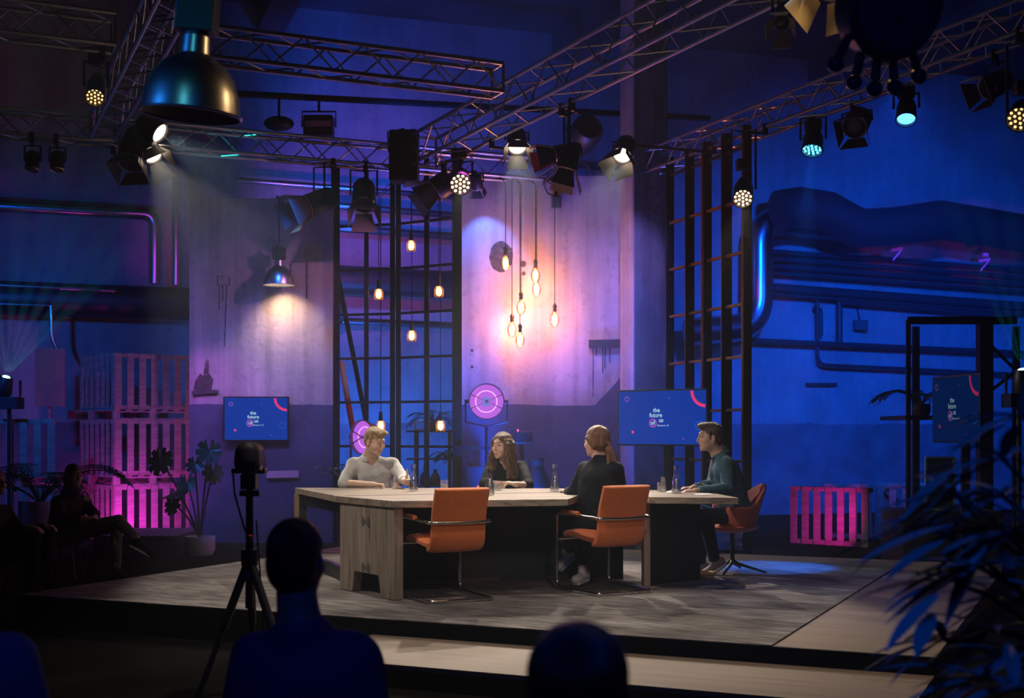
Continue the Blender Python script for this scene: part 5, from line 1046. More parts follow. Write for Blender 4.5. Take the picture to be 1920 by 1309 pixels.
# ---------------------------------------------------------------- people
def skinmat(): return mat('skin', (.62,.36,.26), .55, vcol=True)
EYE = mat('eye', (.05,.03,.025), .2); 
def basis(f, up=(0,0,1)):
    f = V(f).normalized(); r = f.cross(V(up)).normalized(); u = r.cross(f); return r, f, u
class Person:
    def __init__(s, label, base, H, face, h=.0065, skin=(.58,.33,.23), hs=1.0, tilt=0):
        s.t = thing('person', label, 'person', base, 0); s.H = V(H); s.hs = hs
        r, f, u = basis(face)
        if tilt: q = Matrix.Rotation(tilt, 3, f); r = q@r; u = q@u
        s.r, s.f, s.u = r, f, u; s.M = Matrix((r, f, u)).transposed().to_4x4(); s.b = Sdf(h); s.h = h; s.skin = skin; s.lips = None
        s.B = s.M.copy(); s.B.translation = s.H
    def L(s, x, y, z): return s.H+(s.r*x+s.f*y+s.u*z)*s.hs
    def head(s, fem=False, neck=None, nr=.054, smile=0):
        b, L, M, k = s.b, s.L, s.M, s.hs; E = lambda c, rr, kk=.012, sub=False, MM=None: b.ell(L(*c), tuple(x*k for x in rr), MM or M, kk, sub)
        E((0,-.012,.035), (.074,.094,.088)); E((0,.03,-.03), (.063 if fem else .066,.062,.075), .02); E((0,.048,-.078), (.038 if fem else .047,.038,.030), .02); E((0,.072,-.098), (.018,.016,.016), .018)
        for x in (-1, 1):
            E((x*.040,.056,-.024), (.026,.027,.025), .018)                     # cheeks
            E((x*.032,.103,.016), (.016,.012,.009), .010, True)                # eye sockets
            E((x*.032,.081,.013), (.0135,.0125,.0115), .003)                   # eyeballs
            b.ell(L(x*.076,-.008,-.005), (.010*k,.019*k,.032*k), M, .005)      # ears
            E((x*.083,.000,-.003), (.004,.009,.016), .004, True)
            E((x*.013,.104,-.036), (.008,.008,.006), .006)
        E((0,.082,.042), (.044,.012,.009), .012)                               # brow
        b.cone(L(0,.092,.026), L(0,.109,-.018), .007*k, .010*k, .008); b.ell(L(0,.108,-.023), .0105*k, None, .008)
        E((0,.0885,-.0585), (.022,.010,.0052), .006); E((0,.087,-.068), (.019,.010,.0056), .006)
        s.N = V(neck) if neck is not None else L(0,-.03,-.18)
        b.cone(L(0,-.018,-.05), s.N, (nr-.004)*k, nr*1.08, .03)
    def arm(s, side, S, E_, W, hand_dir, palm, pose='relaxed', r=(.052,.040,.027)):
        """palm: direction the palm faces"""
        b = s.b; S, E_, W = V(S), V(E_), V(W); b.cone(S, E_, r[0], r[1], .03); b.cone(E_, W, r[1]*.98, r[2], .025)
        d = V(hand_dir).normalized(); n = V(palm); n = (n-d*n.dot(d)).normalized(); sd = d.cross(n).normalized()*(1 if side == 'R' else -1)  # towards the thumb
        pc = W+d*.055
        for k in (-1.2, -.4, .4, 1.2): b.cone(W+sd*k*.012+d*.012, W+d*.088+sd*k*.021, .0145, .0115, .014)
        curls = {'relaxed': (.35,.5,.4), 'fist': (1.25,1.45,1.0), 'flat': (.08,.12,.08), 'cup': (.75,.8,.5), 'thumb': (1.3,1.5,1.0)}[pose]
        for i, (k, ln) in enumerate(((1.25,.92), (.42,1.0), (-.42,.95), (-1.25,.75))):
            p = W+d*.090+sd*k*.0205; dd = (d+sd*k*.05).normalized(); rr = .0092
            for j, seg in enumerate((.040,.026,.021)):
                a = curls[j]*(1+.06*i); dd = (dd*math.cos(a)+n*math.sin(a)).normalized(); q = p+dd*seg*ln; b.cone(p, q, rr, rr*.9, .003); p = q; rr *= .9
        tb = W+d*.028+sd*.026; 
        if pose == 'thumb': ds = [(sd*.9+d*.35), (sd*1.0-n*.0), (sd*1.0-n*.05)]
        elif pose in ('fist',): ds = [(d*.75+sd*.7+n*.3), (d*.8-sd*.1+n*.7), (d*.5-sd*.5+n*.8)]
        else: ds = [(d*.7+sd*.75+n*.25), (d*.95+sd*.3+n*.25), (d*1+n*.2)]
        p = tb; rr = .0125
        for dd, seg in zip(ds, (.042,.033,.027)): dd = V(dd).normalized(); q = p+dd*seg; b.cone(p, q, rr, rr*.88, .006); p = q; rr *= .88
    def leg(s, Hp, K, A, r=(.080,.056,.038)): s.b.cone(Hp, K, r[0], r[1], .03); s.b.cone(K, A, r[1]*.97, r[2], .03)
    def torso(s, g, SL, SR, HL, HR, grow=0, depth=1.0, k=.05, fem=False, fwd=None):
        SL, SR, HL, HR = map(V, (SL, SR, HL, HR)); C = (SL+SR)/2; Pm_ = (HL+HR)/2; w = (SL-SR)/2; up = (C-Pm_).normalized()
        for x in (-1, 1):
            g.cone(C+w*x*.48-up*.08, Pm_+(HL-Pm_)*x*.9+up*.02, .103*depth+grow, .112*depth+grow, k)
            g.cone(C+w*x*.50-up*.025, C+w*x*.95-up*.012, .056+grow*.8, .050+grow*.6, .05); g.cone(s.N-up*.015, C+w*x*.72+up*.005, .048+grow*.5, .036+grow*.5, .05)
            if fem and fwd is not None: g.ell(C+w*x*.42-up*.16+V(fwd)*.085, .062+grow, None, .04)
        g.cone(C-up*.02, s.N, .07+grow, .05+grow*.6, .04) if grow == 0 else None
        g.cone(C-up*.10, Pm_+up*.1, .115*depth+grow, .105*depth+grow, k)
    def skincol(s, vs, brow=(.20,.13,.08), lip=(.55,.20,.17), shadow=None, extra=None):
        c = np.tile(np.array(s.skin), (len(vs), 1)); d = vs-np.array(s.H); x = d@np.array(s.r)/s.hs; y = d@np.array(s.f)/s.hs; z = d@np.array(s.u)/s.hs; zl = z-9*x*x
        m = (abs(x) < .021) & (y > .06) & (zl > -.0735) & (zl < -.0565); c[m] = lip; m = (abs(x) < .022) & (y > .06) & (abs(zl+.0645) < .0018); c[m] = [v*.35 for v in lip]
        m = (abs(abs(x)-.033) < .018) & (y > .06) & (abs(z-.044+.22*abs(abs(x)-.035)) < .0030); c[m] = brow
        m = (abs(abs(x)-.032) < .0062) & (y > .07) & (abs(z-.013) < .0045); c[m] = (.08,.05,.045)
        m = (abs(abs(x)-.032) < .014) & (y > .068) & (abs(z-.0195) < .0018); c[m] = (.12,.07,.05)
        m = (abs(x) > .02) & (abs(x) < .055) & (y > .05) & (z < -.01) & (z > -.045); c[m] = c[m]*[1.03,.88,.85]
        return c
    def finish(s, **k): o = s.b.build('body', skinmat(), s.t, colf=lambda v: s.skincol(v, **k)); return o
def folds(amp, *terms):
    def f(x, y, z):
        o = 0
        for (a, b, c, p) in terms: o = o+np.sin(a*x+b*y+c*z+p)
        return amp*o/len(terms)
    return f
def shoe(t, A, toe, mt, sole, name='shoe', L=.27):
    A = V(A); d = V(toe).normalized(); side = d.cross(V((0,0,1))).normalized(); up = side.cross(d).normalized(); heel = A-d*.055-up*.055
    g = Sdf(.006); g.cone(heel+up*.02, A+up*.0, .040, .044, .03); g.cone(heel+d*.03+up*.02, heel+d*(L-.06)+up*.006, .041, .034, .03); g.cone(heel+d*(L-.09)+up*.01-side*.012, heel+d*(L-.06)+up*.004+side*.012, .034, .032, .03)
    o = g.build(name, mt, t); g = Sdf(.006)
    for x in (-.018, .018): g.cone(heel-up*.022+side*x, heel+d*(L-.06)-up*.026+side*x, .020, .019, .02)
    q = g.build('sole', sole, t); q.parent = o; return o
def hairmat(n, a, b): return mat(n, a, .42, noise=(7,5,.3,.7), col2=b, stretch=(8,8,1.2), bump=(60,.5))
SHW = mat('white shoe leather', (.66,.62,.60), .5); SOLE = mat('pale rubber sole', (.7,.66,.62), .6)
# ----- blond man ------------------------------------------------------------------
f = V((.70,-.60,-.30)); h1 = P(703, 829, 12.62)
p = Person('blond man in a light grey shirt talking with his right forearm on the table', (P(700,0,12.8).x, 12.85, STZ), h1, f, skin=(.78,.52,.40), tilt=.06, hs=1.07)
p.head(neck=P(693,858,12.74), nr=.062)
SR, SL = P(662,870,12.72), P(736,870,12.84); HR, HL = P(676,985,12.95), P(722,985,12.98)
ER, EL = P(644,906,12.56), P(757,898,12.62); WR, WL = P(700,909,12.34), P(757,905,12.34)
p.torso(p.b, SL, SR, HL, HR); p.arm('R', SR, ER, WR, (1,-.15,-.02), (.1,-.1,-1), 'fist'); p.arm('L', SL, EL, WL, (.75,-.65,.0), (-.7,-.7,0), 'thumb')
for a, b, c in ((HR, P(682,992,12.5), P(684,1060,12.5)), (HL, P(722,992,12.52), P(726,1060,12.55))): p.leg(a, b, c); shoe(p.t, V((c.x, c.y, STZ+.08)), (0,-1,0), BLKM, BLKM)
p.finish(brow=(.45,.28,.15), lip=(.62,.28,.22))
SHIRT = mat('light grey linen shirt', (.74,.72,.71), .85, noise=(9,6,.3,.7), col2=(.56,.55,.55), bump=(60,.3))
g = Sdf(.0065); p.torso(g, SL, SR, HL, HR, grow=.016, fem=False); g.cone(SR, ER, .062, .056, .035); g.cone(SL, EL, .062, .055, .035)
g.cone(ER.lerp(SR,.10), ER.lerp(WR,.10), .056, .052, .02); g.cone(EL, EL.lerp(WL,.30), .056, .050, .02)
g.cone((SL+SR)/2+V((0,0,.0)), p.N+V((0,0,.0)), .088, .066, .03)
g.cone(p.N+V((0,0,-.06)), p.L(0,0,-.03), .057, .050, .012, True); g.ell(p.N+V((.05,-.075,-.035)), (.036,.04,.045), None, .012, True)
g.waves.append(folds(.0065, (38,12,25,0), (-22,30,46,1.2), (11,40,-60,2.2), (70,-30,50,.4))); sh_ = g.build('shirt', SHIRT, p.t)
fa = (p.N+V((.02,0,0))); m = MB()
for k_ in range(4): m = MB(); m.ball(P(704+k_*.6, 872+k_*10, 12.60), (.006,.004,.006), None, 8, 5); bt_ = m.build('button', mat('shirt button', (.7,.68,.65), .4), p.t); bt_.parent = sh_
g = Sdf(.005); n0 = p.N+V((.006,-.006,.028))
ring = [n0+V((.076*math.cos(a), .076*math.sin(a), .030*math.sin(a+.4)-.005)) for a in [(-50+i*18.5+20)*PI/180+.0 for i in range(16)]]
for i in range(15): g.cone(ring[i], ring[i+1], .013, .013, .008); g.cone(ring[i]+V((0,0,-.02)), ring[i+1]+V((0,0,-.02)), .016, .016, .012)
c_ = g.build('collar', SHIRT, p.t); c_.parent = sh_
JEAN = mat('dark blue trousers', (.02,.03,.06), .8)
g = Sdf(.009); g.cone(HR, P(682,992,12.5), .095, .070, .03); g.cone(HL, P(722,992,12.52), .095, .070, .03); g.cone(HR, HL, .11, .11); g.cone(P(682,992,12.5), P(684,1056,12.5), .066, .05); g.cone(P(722,992,12.52), P(726,1056,12.55), .066, .05); g.build('trousers', JEAN, p.t)
g = Sdf(.0055, p.hs); L_ = p.L
g.ell(L_(0,-.020,.058), (.080,.098,.080), p.M, .015); g.ell(L_(0,-.05,.005), (.076,.062,.075), p.M, .02); g.ell(L_(.015,.045,.112), (.062,.058,.026), p.M, .02); g.ell(L_(-.025,.062,.105), (.045,.045,.024), p.M, .015); g.ell(L_(.035,.078,.100), (.03,.024,.018), p.M, .012)
for x in (-1, 1): g.cone(L_(x*.072,.02,.05), L_(x*.073,.012,.0), .012, .007, .012)
g.ell(L_(0,.120,.010), (.075,.05,.078), p.M, .012, True); g.ell(L_(0,.05,-.07), (.10,.09,.06), p.M, .012, True)
for x in (-1, 1): g.ell(L_(x*.085,-.003,-.004), (.016,.024,.030), p.M, .006, True)
g.waves.append(folds(.0022, (140,60,40,0), (-70,150,80,1))); g.build('hair', hairmat('blond hair', (.62,.42,.19), (.33,.20,.09)), p.t)
# ----- woman with curly hair ---------------------------------------------------------
f = V((-.62,-.78,-.04)); h2 = P(941, 837, 12.80)
p = Person('woman with long curly hair in a dark top, hands folded on the table', (P(950,0,13.0).x, 13.0, STZ), h2, f, skin=(.76,.49,.38), hs=1.04)
p.head(True, neck=P(951,864,12.90), nr=.048)
SR, SL = P(922,877,12.93), P(978,877,12.98); HR, HL = P(932,985,13.1), P(970,985,13.1)
ER, EL = P(909,907,12.74), P(990,910,12.68); WR, WL = P(938,907,12.42), P(968,908,12.40)
p.torso(p.b, SL, SR, HL, HR, depth=.92, fem=True, fwd=(-.1,-1,0)); p.arm('R', SR, ER, WR, (.9,-.25,.12), (.1,.0,-1), 'relaxed', (.048,.038,.025)); p.arm('L', SL, EL, WL, (-.95,-.2,.1), (0,.1,-1), 'cup', (.048,.038,.025))
for a, b, c in ((HR, P(938,992,12.7), P(938,1050,12.7)), (HL, P(966,992,12.7), P(966,1050,12.72))): p.leg(a, b, c); shoe(p.t, V((c.x, c.y, STZ+.08)), (0,-1,0), BLKM, BLKM)
p.finish(brow=(.16,.09,.06), lip=(.60,.20,.20))
TOP = mat('black fine knit', (.022,.022,.026), .8, noise=(12,4,.3,.7), col2=(.012,.012,.015))
g = Sdf(.0065); p.torso(g, SL, SR, HL, HR, grow=.014, depth=.95, fem=True, fwd=(-.1,-1,0)); g.cone(SR, ER, .066, .055, .035); g.cone(SL, EL, .066, .056, .035); g.cone(EL, EL.lerp(WL,.25), .052, .05, .02); g.cone(ER, ER.lerp(WR,.3), .052, .048, .02)
g.cone((SL+SR)/2, p.N-V((0,0,.01)), .08, .058, .03); g.cone(p.N+V((0,0,-.05)), p.L(0,0,-.03), .049, .047, .01, True); g.ell(p.N+V((-.015,-.085,-.045)), (.035,.06,.075), None, .012, True)
g.waves.append(folds(.003, (30,12,25,0), (-22,30,40,1.2))); o = g.build('blouse', TOP, p.t); o['label'] = 'black blouse with an open v neck'
g = Sdf(.009); g.cone(HR, HL, .11, .11); g.cone(HR, P(938,992,12.7), .092, .07, .03); g.cone(HL, P(966,992,12.7), .092, .07, .03); g.cone(P(938,992,12.7), P(938,1048,12.7), .064, .05); g.cone(P(966,992,12.7), P(966,1048,12.72), .064, .05); g.build('trousers', BLKM, p.t)
g = Sdf(.0055, p.hs); L_ = p.L; rr = random.Random(2)
g.ell(L_(0,-.022,.052), (.086,.100,.086), p.M, .02); g.ell(L_(0,-.065,-.04), (.088,.055,.11), p.M, .03)
for x in (-1, 1):
    for i in range(9):
        a = i/8; y0 = .045-.13*a; q = [L_(x*(.066+.016*math.sin(a*PI)), y0, .06-.02*a)]; sp_ = rr.uniform(.02,.05); ph = rr.uniform(0,6); ln = 9
        for k in range(1, ln+1):
            tt = k/ln; z = .06-.36*tt; q.append(V(L_(x*(.078+.035*tt+.012*math.sin(ph+tt*12)), y0*(1-.2*tt)+.010*math.cos(ph+tt*12), 0))+V((0,0,0))+p.u*0+V((0,0,z))*1.0)
        g.chain(q, [.016+.006*math.sin(PI*k/ln) for k in range(ln+1)], .012)
g.ell(L_(-.008,.116,.010), (.060,.064,.094), p.M, .012, True)
g.waves.append(folds(.003, (90,60,30,0), (-60,110,45,1), (40,40,120,2))); g.build('hair', hairmat('brown curly hair', (.24,.13,.07), (.07,.035,.025)), p.t)
# ----- woman with ponytail, seen from behind --------------------------------------------
f = V((-.80,.62,-.04)); h3 = P(1118, 829, 10.98)
p = Person('woman with a ponytail in a black jacket seen from behind, legs crossed', (.76, 10.9, STZ), h3, f, skin=(.74,.48,.38), hs=1.03)
p.head(True, neck=P(1127,858,10.98), nr=.048)
SL, SR = P(1097,879,11.12), P(1155,880,10.84); HL, HR = P(1103,985,11.0), P(1150,988,10.86)
EL, ER = P(1075,925,11.12), P(1166,928,10.98); WL, WR = P(1064,922,11.38), P(1135,940,11.25)
KL, KR = P(1078,978,11.38), P(1096,990,11.28); AL, AR = P(1062,1036,11.5), P(1093,1072,11.12)
p.torso(p.b, SL, SR, HL, HR, depth=.95); p.arm('L', SL, EL, WL, (-.25,.95,.05), (0,.1,-1), 'relaxed', (.05,.04,.026)); p.arm('R', SR, ER, WR, (-.6,.7,-.2), (0,0,-1), 'relaxed', (.05,.04,.026))
p.leg(HL, KL, AR+V((0,.0,.0)), (.082,.056,.036)); p.leg(HR, KR, AL, (.082,.056,.036))
p.finish(brow=(.2,.12,.08))
NAVY = mat('black blazer cloth', (.012,.016,.022), .8, noise=(10,4,.3,.7), col2=(.008,.010,.015))
g = Sdf(.007); p.torso(g, SL, SR, HL, HR, grow=.016); g.cone(SL, EL, .062, .054, .035); g.cone(SR, ER, .062, .054, .035); g.cone(EL, EL.lerp(WL,.85), .060, .042, .02); g.cone(ER, ER.lerp(WR,.85), .058, .042, .02); g.cone(HL.lerp(HR,-.05), HR.lerp(HL,-.05), .125, .125, .03)
g.cone((SL+SR)/2, p.N+V((0,0,.0)), .088, .062, .03); g.cone(p.N+V((0,0,.0)), p.L(0,0,-.03), .052, .048, .01, True)
g.waves.append(folds(.004, (30,12,25,0), (-22,30,40,1.2), (15,-30,55,2))); g.build('jacket', NAVY, p.t)
g = Sdf(.007); g.cone(HL, KL, .098, .072, .03); g.cone(HR, KR, .098, .072, .03); g.cone(KL, KL.lerp(AR,.86), .068, .046, .02); g.cone(KR, KR.lerp(AL,.82), .068, .046, .02); g.build('trousers', BLKM, p.t)
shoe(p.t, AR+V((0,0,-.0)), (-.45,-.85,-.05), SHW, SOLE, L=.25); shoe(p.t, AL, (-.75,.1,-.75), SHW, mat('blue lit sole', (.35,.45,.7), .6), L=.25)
g = Sdf(.0055, p.hs); L_ = p.L
g.ell(L_(0,-.020,.050), (.084,.104,.088), p.M, .02); g.ell(L_(0,-.045,-.01), (.080,.078,.075), p.M, .02)
for x in (-1, 1): g.cone(L_(x*.074,.035,.035), L_(x*.080,-.03,-.045), .020, .020, .015); g.cone(L_(x*.080,0,.02), L_(x*.080,-.03,-.03), .022, .020, .015)
g.ell(L_(0,.130,-.005), (.07,.055,.09), p.M, .012, True)
tie = L_(.0,-.115,-.03); g.cone(L_(0,-.10,-.02), tie, .03, .022, .015); rr = random.Random(5)
for i in range(11):
    a = 2*PI*i/11; q = [tie]; ph = rr.uniform(0,6)
    for k in range(1, 9):
        tt = k/8; w_ = .010+.066*math.sin(min(1, tt*1.3)*PI*.5)*(.6+.4*math.sin(a*3)); q.append(tie+p.r*(w_*math.cos(a)+.02*tt)+p.f*(-.05*math.sin(PI*min(tt*1.2,1)*.6)+w_*math.sin(a)*.5)+V((0,0,-.34*tt+.02*math.sin(PI*tt)))+p.r*.006*math.sin(ph+tt*9))
    g.chain(q, [.016,.015,.015,.014,.013,.012,.010,.008,.004], .010)
g.waves.append(folds(.0022, (110,60,20,0), (-60,130,25,1))); hh_ = g.build('hair', hairmat('auburn brown hair', (.27,.13,.08), (.09,.04,.03)), p.t)
g = Sdf(.005); rt = [tie+p.r*.026*math.cos(2*PI*i/12)+p.u*.026*math.sin(2*PI*i/12) for i in range(13)]; g.chain(rt, [.007]*13, .004); g.build('hair_tie', BLKM, hh_)
# ----- man in the teal jacket ---------------------------------------------------------------
f = V((-.985,-.16,-.03)); h4 = P(1331, 821, 12.08)
p = Person('grey haired man in a teal jacket sitting at the right end of the table', (2.02, 12.15, STZ), h4, f, skin=(.74,.47,.36), hs=1.07)
p.head(neck=P(1347,847,12.12), nr=.068)
SL, SR = P(1362,870,11.92), P(1346,868,12.36); HL, HR = P(1382,966,12.04), P(1378,964,12.28)
EL, ER = P(1365,918,11.84), P(1335,910,12.28); WL, WR = P(1304,921,11.62), P(1300,915,12.0)
KL, KR = P(1322,968,11.92), P(1318,968,12.2); AL, AR = P(1340,1052,11.98), P(1312,1060,12.2)
p.torso(p.b, SL, SR, HL, HR, depth=1.08); p.arm('L', SL, EL, WL, (-1,-.12,-.02), (0,0,-1), 'relaxed'); p.arm('R', SR, ER, WR, (-1,-.2,-.02), (0,0,-1), 'relaxed')
p.leg(HL, KL, AL); p.leg(HR, KR, AR); p.finish(brow=(.14,.10,.08), lip=(.52,.24,.20))
JK = mat('teal wool jacket', (.065,.165,.225), .85, noise=(18,5,.3,.7), col2=(.04,.11,.16), bump=(70,.3)); DSH = mat('navy shirt', (.012,.016,.035), .7)
g = Sdf(.007); p.torso(g, SL, SR, HL+V((0,0,.05)), HR+V((0,0,.05)), grow=.018, depth=1.05); g.cone(SL, EL, .066, .058, .035); g.cone(SR, ER, .066, .058, .035); g.cone(EL, EL.lerp(WL,.82), .061, .046, .02); g.cone(ER, ER.lerp(WR,.82), .061, .046, .02)
g.cone((SL+SR)/2, p.N+V((.03,0,-.01)), .10, .070, .03); g.cone(p.N+V((-.01,0,-.02)), p.L(0,0,-.03), .064, .058, .01, True); g.ell(p.N+V((-.135,-.02,-.16)), (.085,.045,.19), None, .015, True)
cl = [p.N+V((.085*math.cos(a)+.005, .085*math.sin(a), .026*math.cos(a)-.028)) for a in [-2.3+.46*i for i in range(11)]]; g.chain(cl, [.015]*11, .018)
g.waves.append(folds(.0055, (30,12,25,0), (-26,30,44,1.2), (15,-30,60,2), (60,50,-30,1))); jk_ = g.build('jacket', JK, p.t)
for u, z in ((.0,-.0),): m = MB(); m.tube(WL.lerp(EL,.13)+V((0,-.047,.0)), WL.lerp(EL,.13)+V((0,-.052,.0)), .007, n=8); q_ = m.build('cuff_button', BLKM, p.t); q_.parent = jk_
g = Sdf(.007); p.torso(g, SL.lerp(SR,.12), SR.lerp(SL,.12), HL, HR, grow=.010, depth=1.08); g.cone((SL+SR)/2, p.N+V((0,0,.015)), .09, .070, .03); g.cone(p.N+V((0,0,0)), p.L(0,0,-.03), .060, .056, .008, True); g.ell(p.N+V((-.085,0,.0)), (.04,.035,.05), None, .01, True); g.build('shirt', DSH, p.t)
g = Sdf(.008); g.cone(HL, HR, .10, .10, .03)
for a, b, c in ((HL, KL, AL), (HR, KR, AR)): g.cone(a, b, .085, .072, .03); g.cone(b, b.lerp(c,.93), .072, .052, .02)
g.build('trousers', JEAN, p.t); shoe(p.t, AL, (-.80,-.25,-.50), mat('grey suede shoe', (.28,.22,.24), .8), SOLE, L=.28); shoe(p.t, V((AR.x, AR.y, STZ+.085)), (-1,-.1,0), mat('grey suede shoe', (.28,.22,.24), .8), SOLE, L=.28)
g = Sdf(.0055, p.hs); L_ = p.L
g.ell(L_(0,-.022,.055), (.081,.100,.082), p.M, .015); g.ell(L_(0,-.058,-.005), (.075,.058,.085), p.M, .02); g.ell(L_(0,.045,.108), (.066,.060,.030), p.M, .02); g.ell(L_(0,.082,.100), (.05,.026,.020), p.M, .012)
for x in (-1, 1): g.cone(L_(x*.073,.022,.05), L_(x*.074,.018,-.012), .012, .007, .012)
g.ell(L_(0,.122,.010), (.075,.052,.076), p.M, .012, True); g.ell(L_(0,.05,-.075), (.10,.09,.06), p.M, .012, True)
for x in (-1, 1): g.ell(L_(x*.085,-.003,-.004), (.016,.024,.030), p.M, .006, True)
g.waves.append(folds(.0022, (140,60,40,0), (-70,150,80,1))); g.build('hair', hairmat('greying brown hair', (.17,.125,.11), (.05,.035,.03)), p.t)
# ----- dark seated woman at the left --------------------------------------------------------------
f = V((.72,-.66,-.05)); h5 = P(139, 893, 13.95)
p = Person('seated woman in black with a white badge and checked trousers, legs crossed, at the left', (P(130,0,14).x, 14.0, 0), h5, f, skin=(.45,.25,.17), h=.008)
p.head(True, neck=P(128,922,14.05), nr=.048)
SR, SL = P(108,942,13.88), P(152,940,14.2); HR, HL = P(108,1003,13.9), P(128,1003,14.15)
ER, EL = P(117,975,13.66), P(178,965,14.1); WR, WL = P(160,972,13.62), P(178,973,13.8)
KR, KL = P(222,978,13.6), P(218,985,13.95); AR, AL = P(262,1016,13.45), P(219,1068,13.9)
p.torso(p.b, SL, SR, HL, HR); p.arm('R', SR, ER, WR, (.9,.3,.02), (0,.2,-1), 'relaxed'); p.arm('L', SL, EL, WL, (-.3,-.95,-.1), (0,0,-1), 'cup')
p.leg(HR, KR, AR, (.08,.055,.034)); p.leg(HL, KL, AL, (.08,.055,.034)); p.finish()
g = Sdf(.008); p.torso(g, SL, SR, HL, HR, grow=.018); g.cone(SR, ER, .068, .056, .035); g.cone(SL, EL, .068, .056, .035); g.cone(ER, ER.lerp(WR,.7), .052, .045, .02); g.cone(EL, EL.lerp(WL,.5), .052, .045, .02); g.cone((SL+SR)/2, p.N, .085, .06, .03); g.cone(p.N, p.L(0,0,-.03), .052, .048, .01, True); sw = g.build('sweater', BLKM, p.t)
CHK = mat('checked trouser cloth', (.10,.09,.08), .8); t_ = CHK.node_tree; b_ = t_.nodes['Principled BSDF']; tc = nd(t_, 'ShaderNodeTexCoord'); br = nd(t_, 'ShaderNodeTexBrick'); br.inputs['Scale'].default_value = 16; br.inputs['Color1'].default_value = (.02,.02,.02,1); br.inputs['Color2'].default_value = (.03,.028,.025,1); br.inputs['Mortar'].default_value = (.32,.27,.2,1); br.inputs['Mortar Size'].default_value = .035; br.offset = 0; t_.links.new(tc.outputs['Object'], br.inputs[0]); t_.links.new(br.outputs[0], b_.inputs['Base Color'])
g = Sdf(.008); g.cone(HR, HL, .12, .12, .03); g.cone(HR, KR, .095, .07, .03); g.cone(HL, KL, .095, .07, .03); g.cone(KR, KR.lerp(AR,.78), .068, .050, .02); g.cone(KL, KL.lerp(AL,.9), .066, .046, .02); g.build('trousers', CHK, p.t)
shoe(p.t, AR, (.85,-.1,-.42), BLKM, SOLE, L=.27); shoe(p.t, V((AL.x, AL.y, .085)), (.7,-.7,0), BLKM, BLKM, L=.27)
g = Sdf(.007); L_ = p.L; g.ell(L_(0,-.022,.052), (.084,.100,.086), p.M, .02); g.ell(L_(0,-.055,-.06), (.088,.06,.13), p.M, .03); g.ell(L_(0,-.02,-.13), (.10,.06,.10), p.M, .03); g.ell(L_(0,.118,-.01), (.062,.06,.092), p.M, .012, True); g.build('hair', hairmat('black hair', (.02,.016,.014), (.01,.008,.008)), p.t)
m = MB(); c = P(163, 934, 13.75); bx_ = MX(c, (.55,-.83,.1), (.3,.1,1)); m.box((0,0,0), (.055,.055,.004), bx_); m.build('badge', mat('paper badge', (.75,.6,.4), .7), p.t)
cs = thing('dark_stool', 'dark stool under the seated woman in black at the left', 'stool', (HR.x+.05, 14.02, 0)); m = MB(); m.tube((HR.x+.05,14.02,.33), (HR.x+.05,14.02,.385), .2, n=24); m.build('seat', BLACK, cs, smooth=True)
for k in range(4): a = PI/4+k*PI/2; m = MB(); m.tube((HR.x+.05+.13*math.cos(a),14.02+.13*math.sin(a),.33), (HR.x+.05+.19*math.cos(a),14.02+.19*math.sin(a),0), .014, n=8); m.build('leg', BLACK, cs)
# ----- man cut by the left edge -----------------------------------------------------------------------
f = V((.8,-.5,-.05)); h6 = P(-6, 905, 12.9)
p = Person('dark person at the far left edge, hands on the knees', (P(10,0,13).x, 13.0, 0), h6, f, skin=(.40,.22,.15), h=.009)
p.head(neck=P(-18,940,12.95)); SR, SL = P(-40,965,12.75), P(10,960,13.15); HR, HL = P(-30,1045,12.95), P(0,1045,13.15)
ER, EL = P(-5,1015,12.6), P(42,1005,13.0); WR, WL = P(52,988,12.5), P(80,985,12.8); KR, KL = P(62,1006,12.45), P(90,1003,12.8); AR, AL = P(58,1095,12.5), P(88,1090,12.85)
p.torso(p.b, SL, SR, HL, HR); p.arm('R', SR, ER, WR, (1,-.1,-.1), (0,0,-1)); p.arm('L', SL, EL, WL, (1,-.1,-.1), (0,0,-1)); p.leg(HR, KR, AR); p.leg(HL, KL, AL); p.finish()
g = Sdf(.009); p.torso(g, SL, SR, HL, HR, grow=.02); g.cone(SR, ER, .07, .056, .035); g.cone(SL, EL, .07, .056, .035); g.cone(ER, ER.lerp(WR,.8), .054, .045, .02); g.cone(EL, EL.lerp(WL,.8), .054, .045, .02); g.cone((SL+SR)/2, p.N, .09, .065, .03); g.cone(p.N, p.L(0,0,-.03), .056, .052, .01, True); g.build('sweater', BLKM, p.t)
g = Sdf(.009); g.cone(HR, HL, .12, .12, .03)
for a, b, c in ((HR, KR, AR), (HL, KL, AL)): g.cone(a, b, .095, .075, .03); g.cone(b, b.lerp(c,.93), .07, .05, .02); shoe(p.t, V((c.x, c.y, .085)), (.9,-.4,0), BLKM, BLKM)
g.build('trousers', BLKM, p.t); g = Sdf(.008); L_ = p.L; g.ell(L_(0,-.022,.055), (.082,.100,.082), p.M, .015); g.ell(L_(0,-.05,-.01), (.077,.06,.08), p.M, .02); g.ell(L_(0,.122,.0), (.075,.052,.08), p.M, .012, True); g.build('hair', hairmat('black hair', (.02,.016,.014), (.01,.008,.008)), p.t)
cs2 = dup(cs, 'dark stool under the person at the far left edge', ((HR.x+HL.x)/2, 13.05, 0))
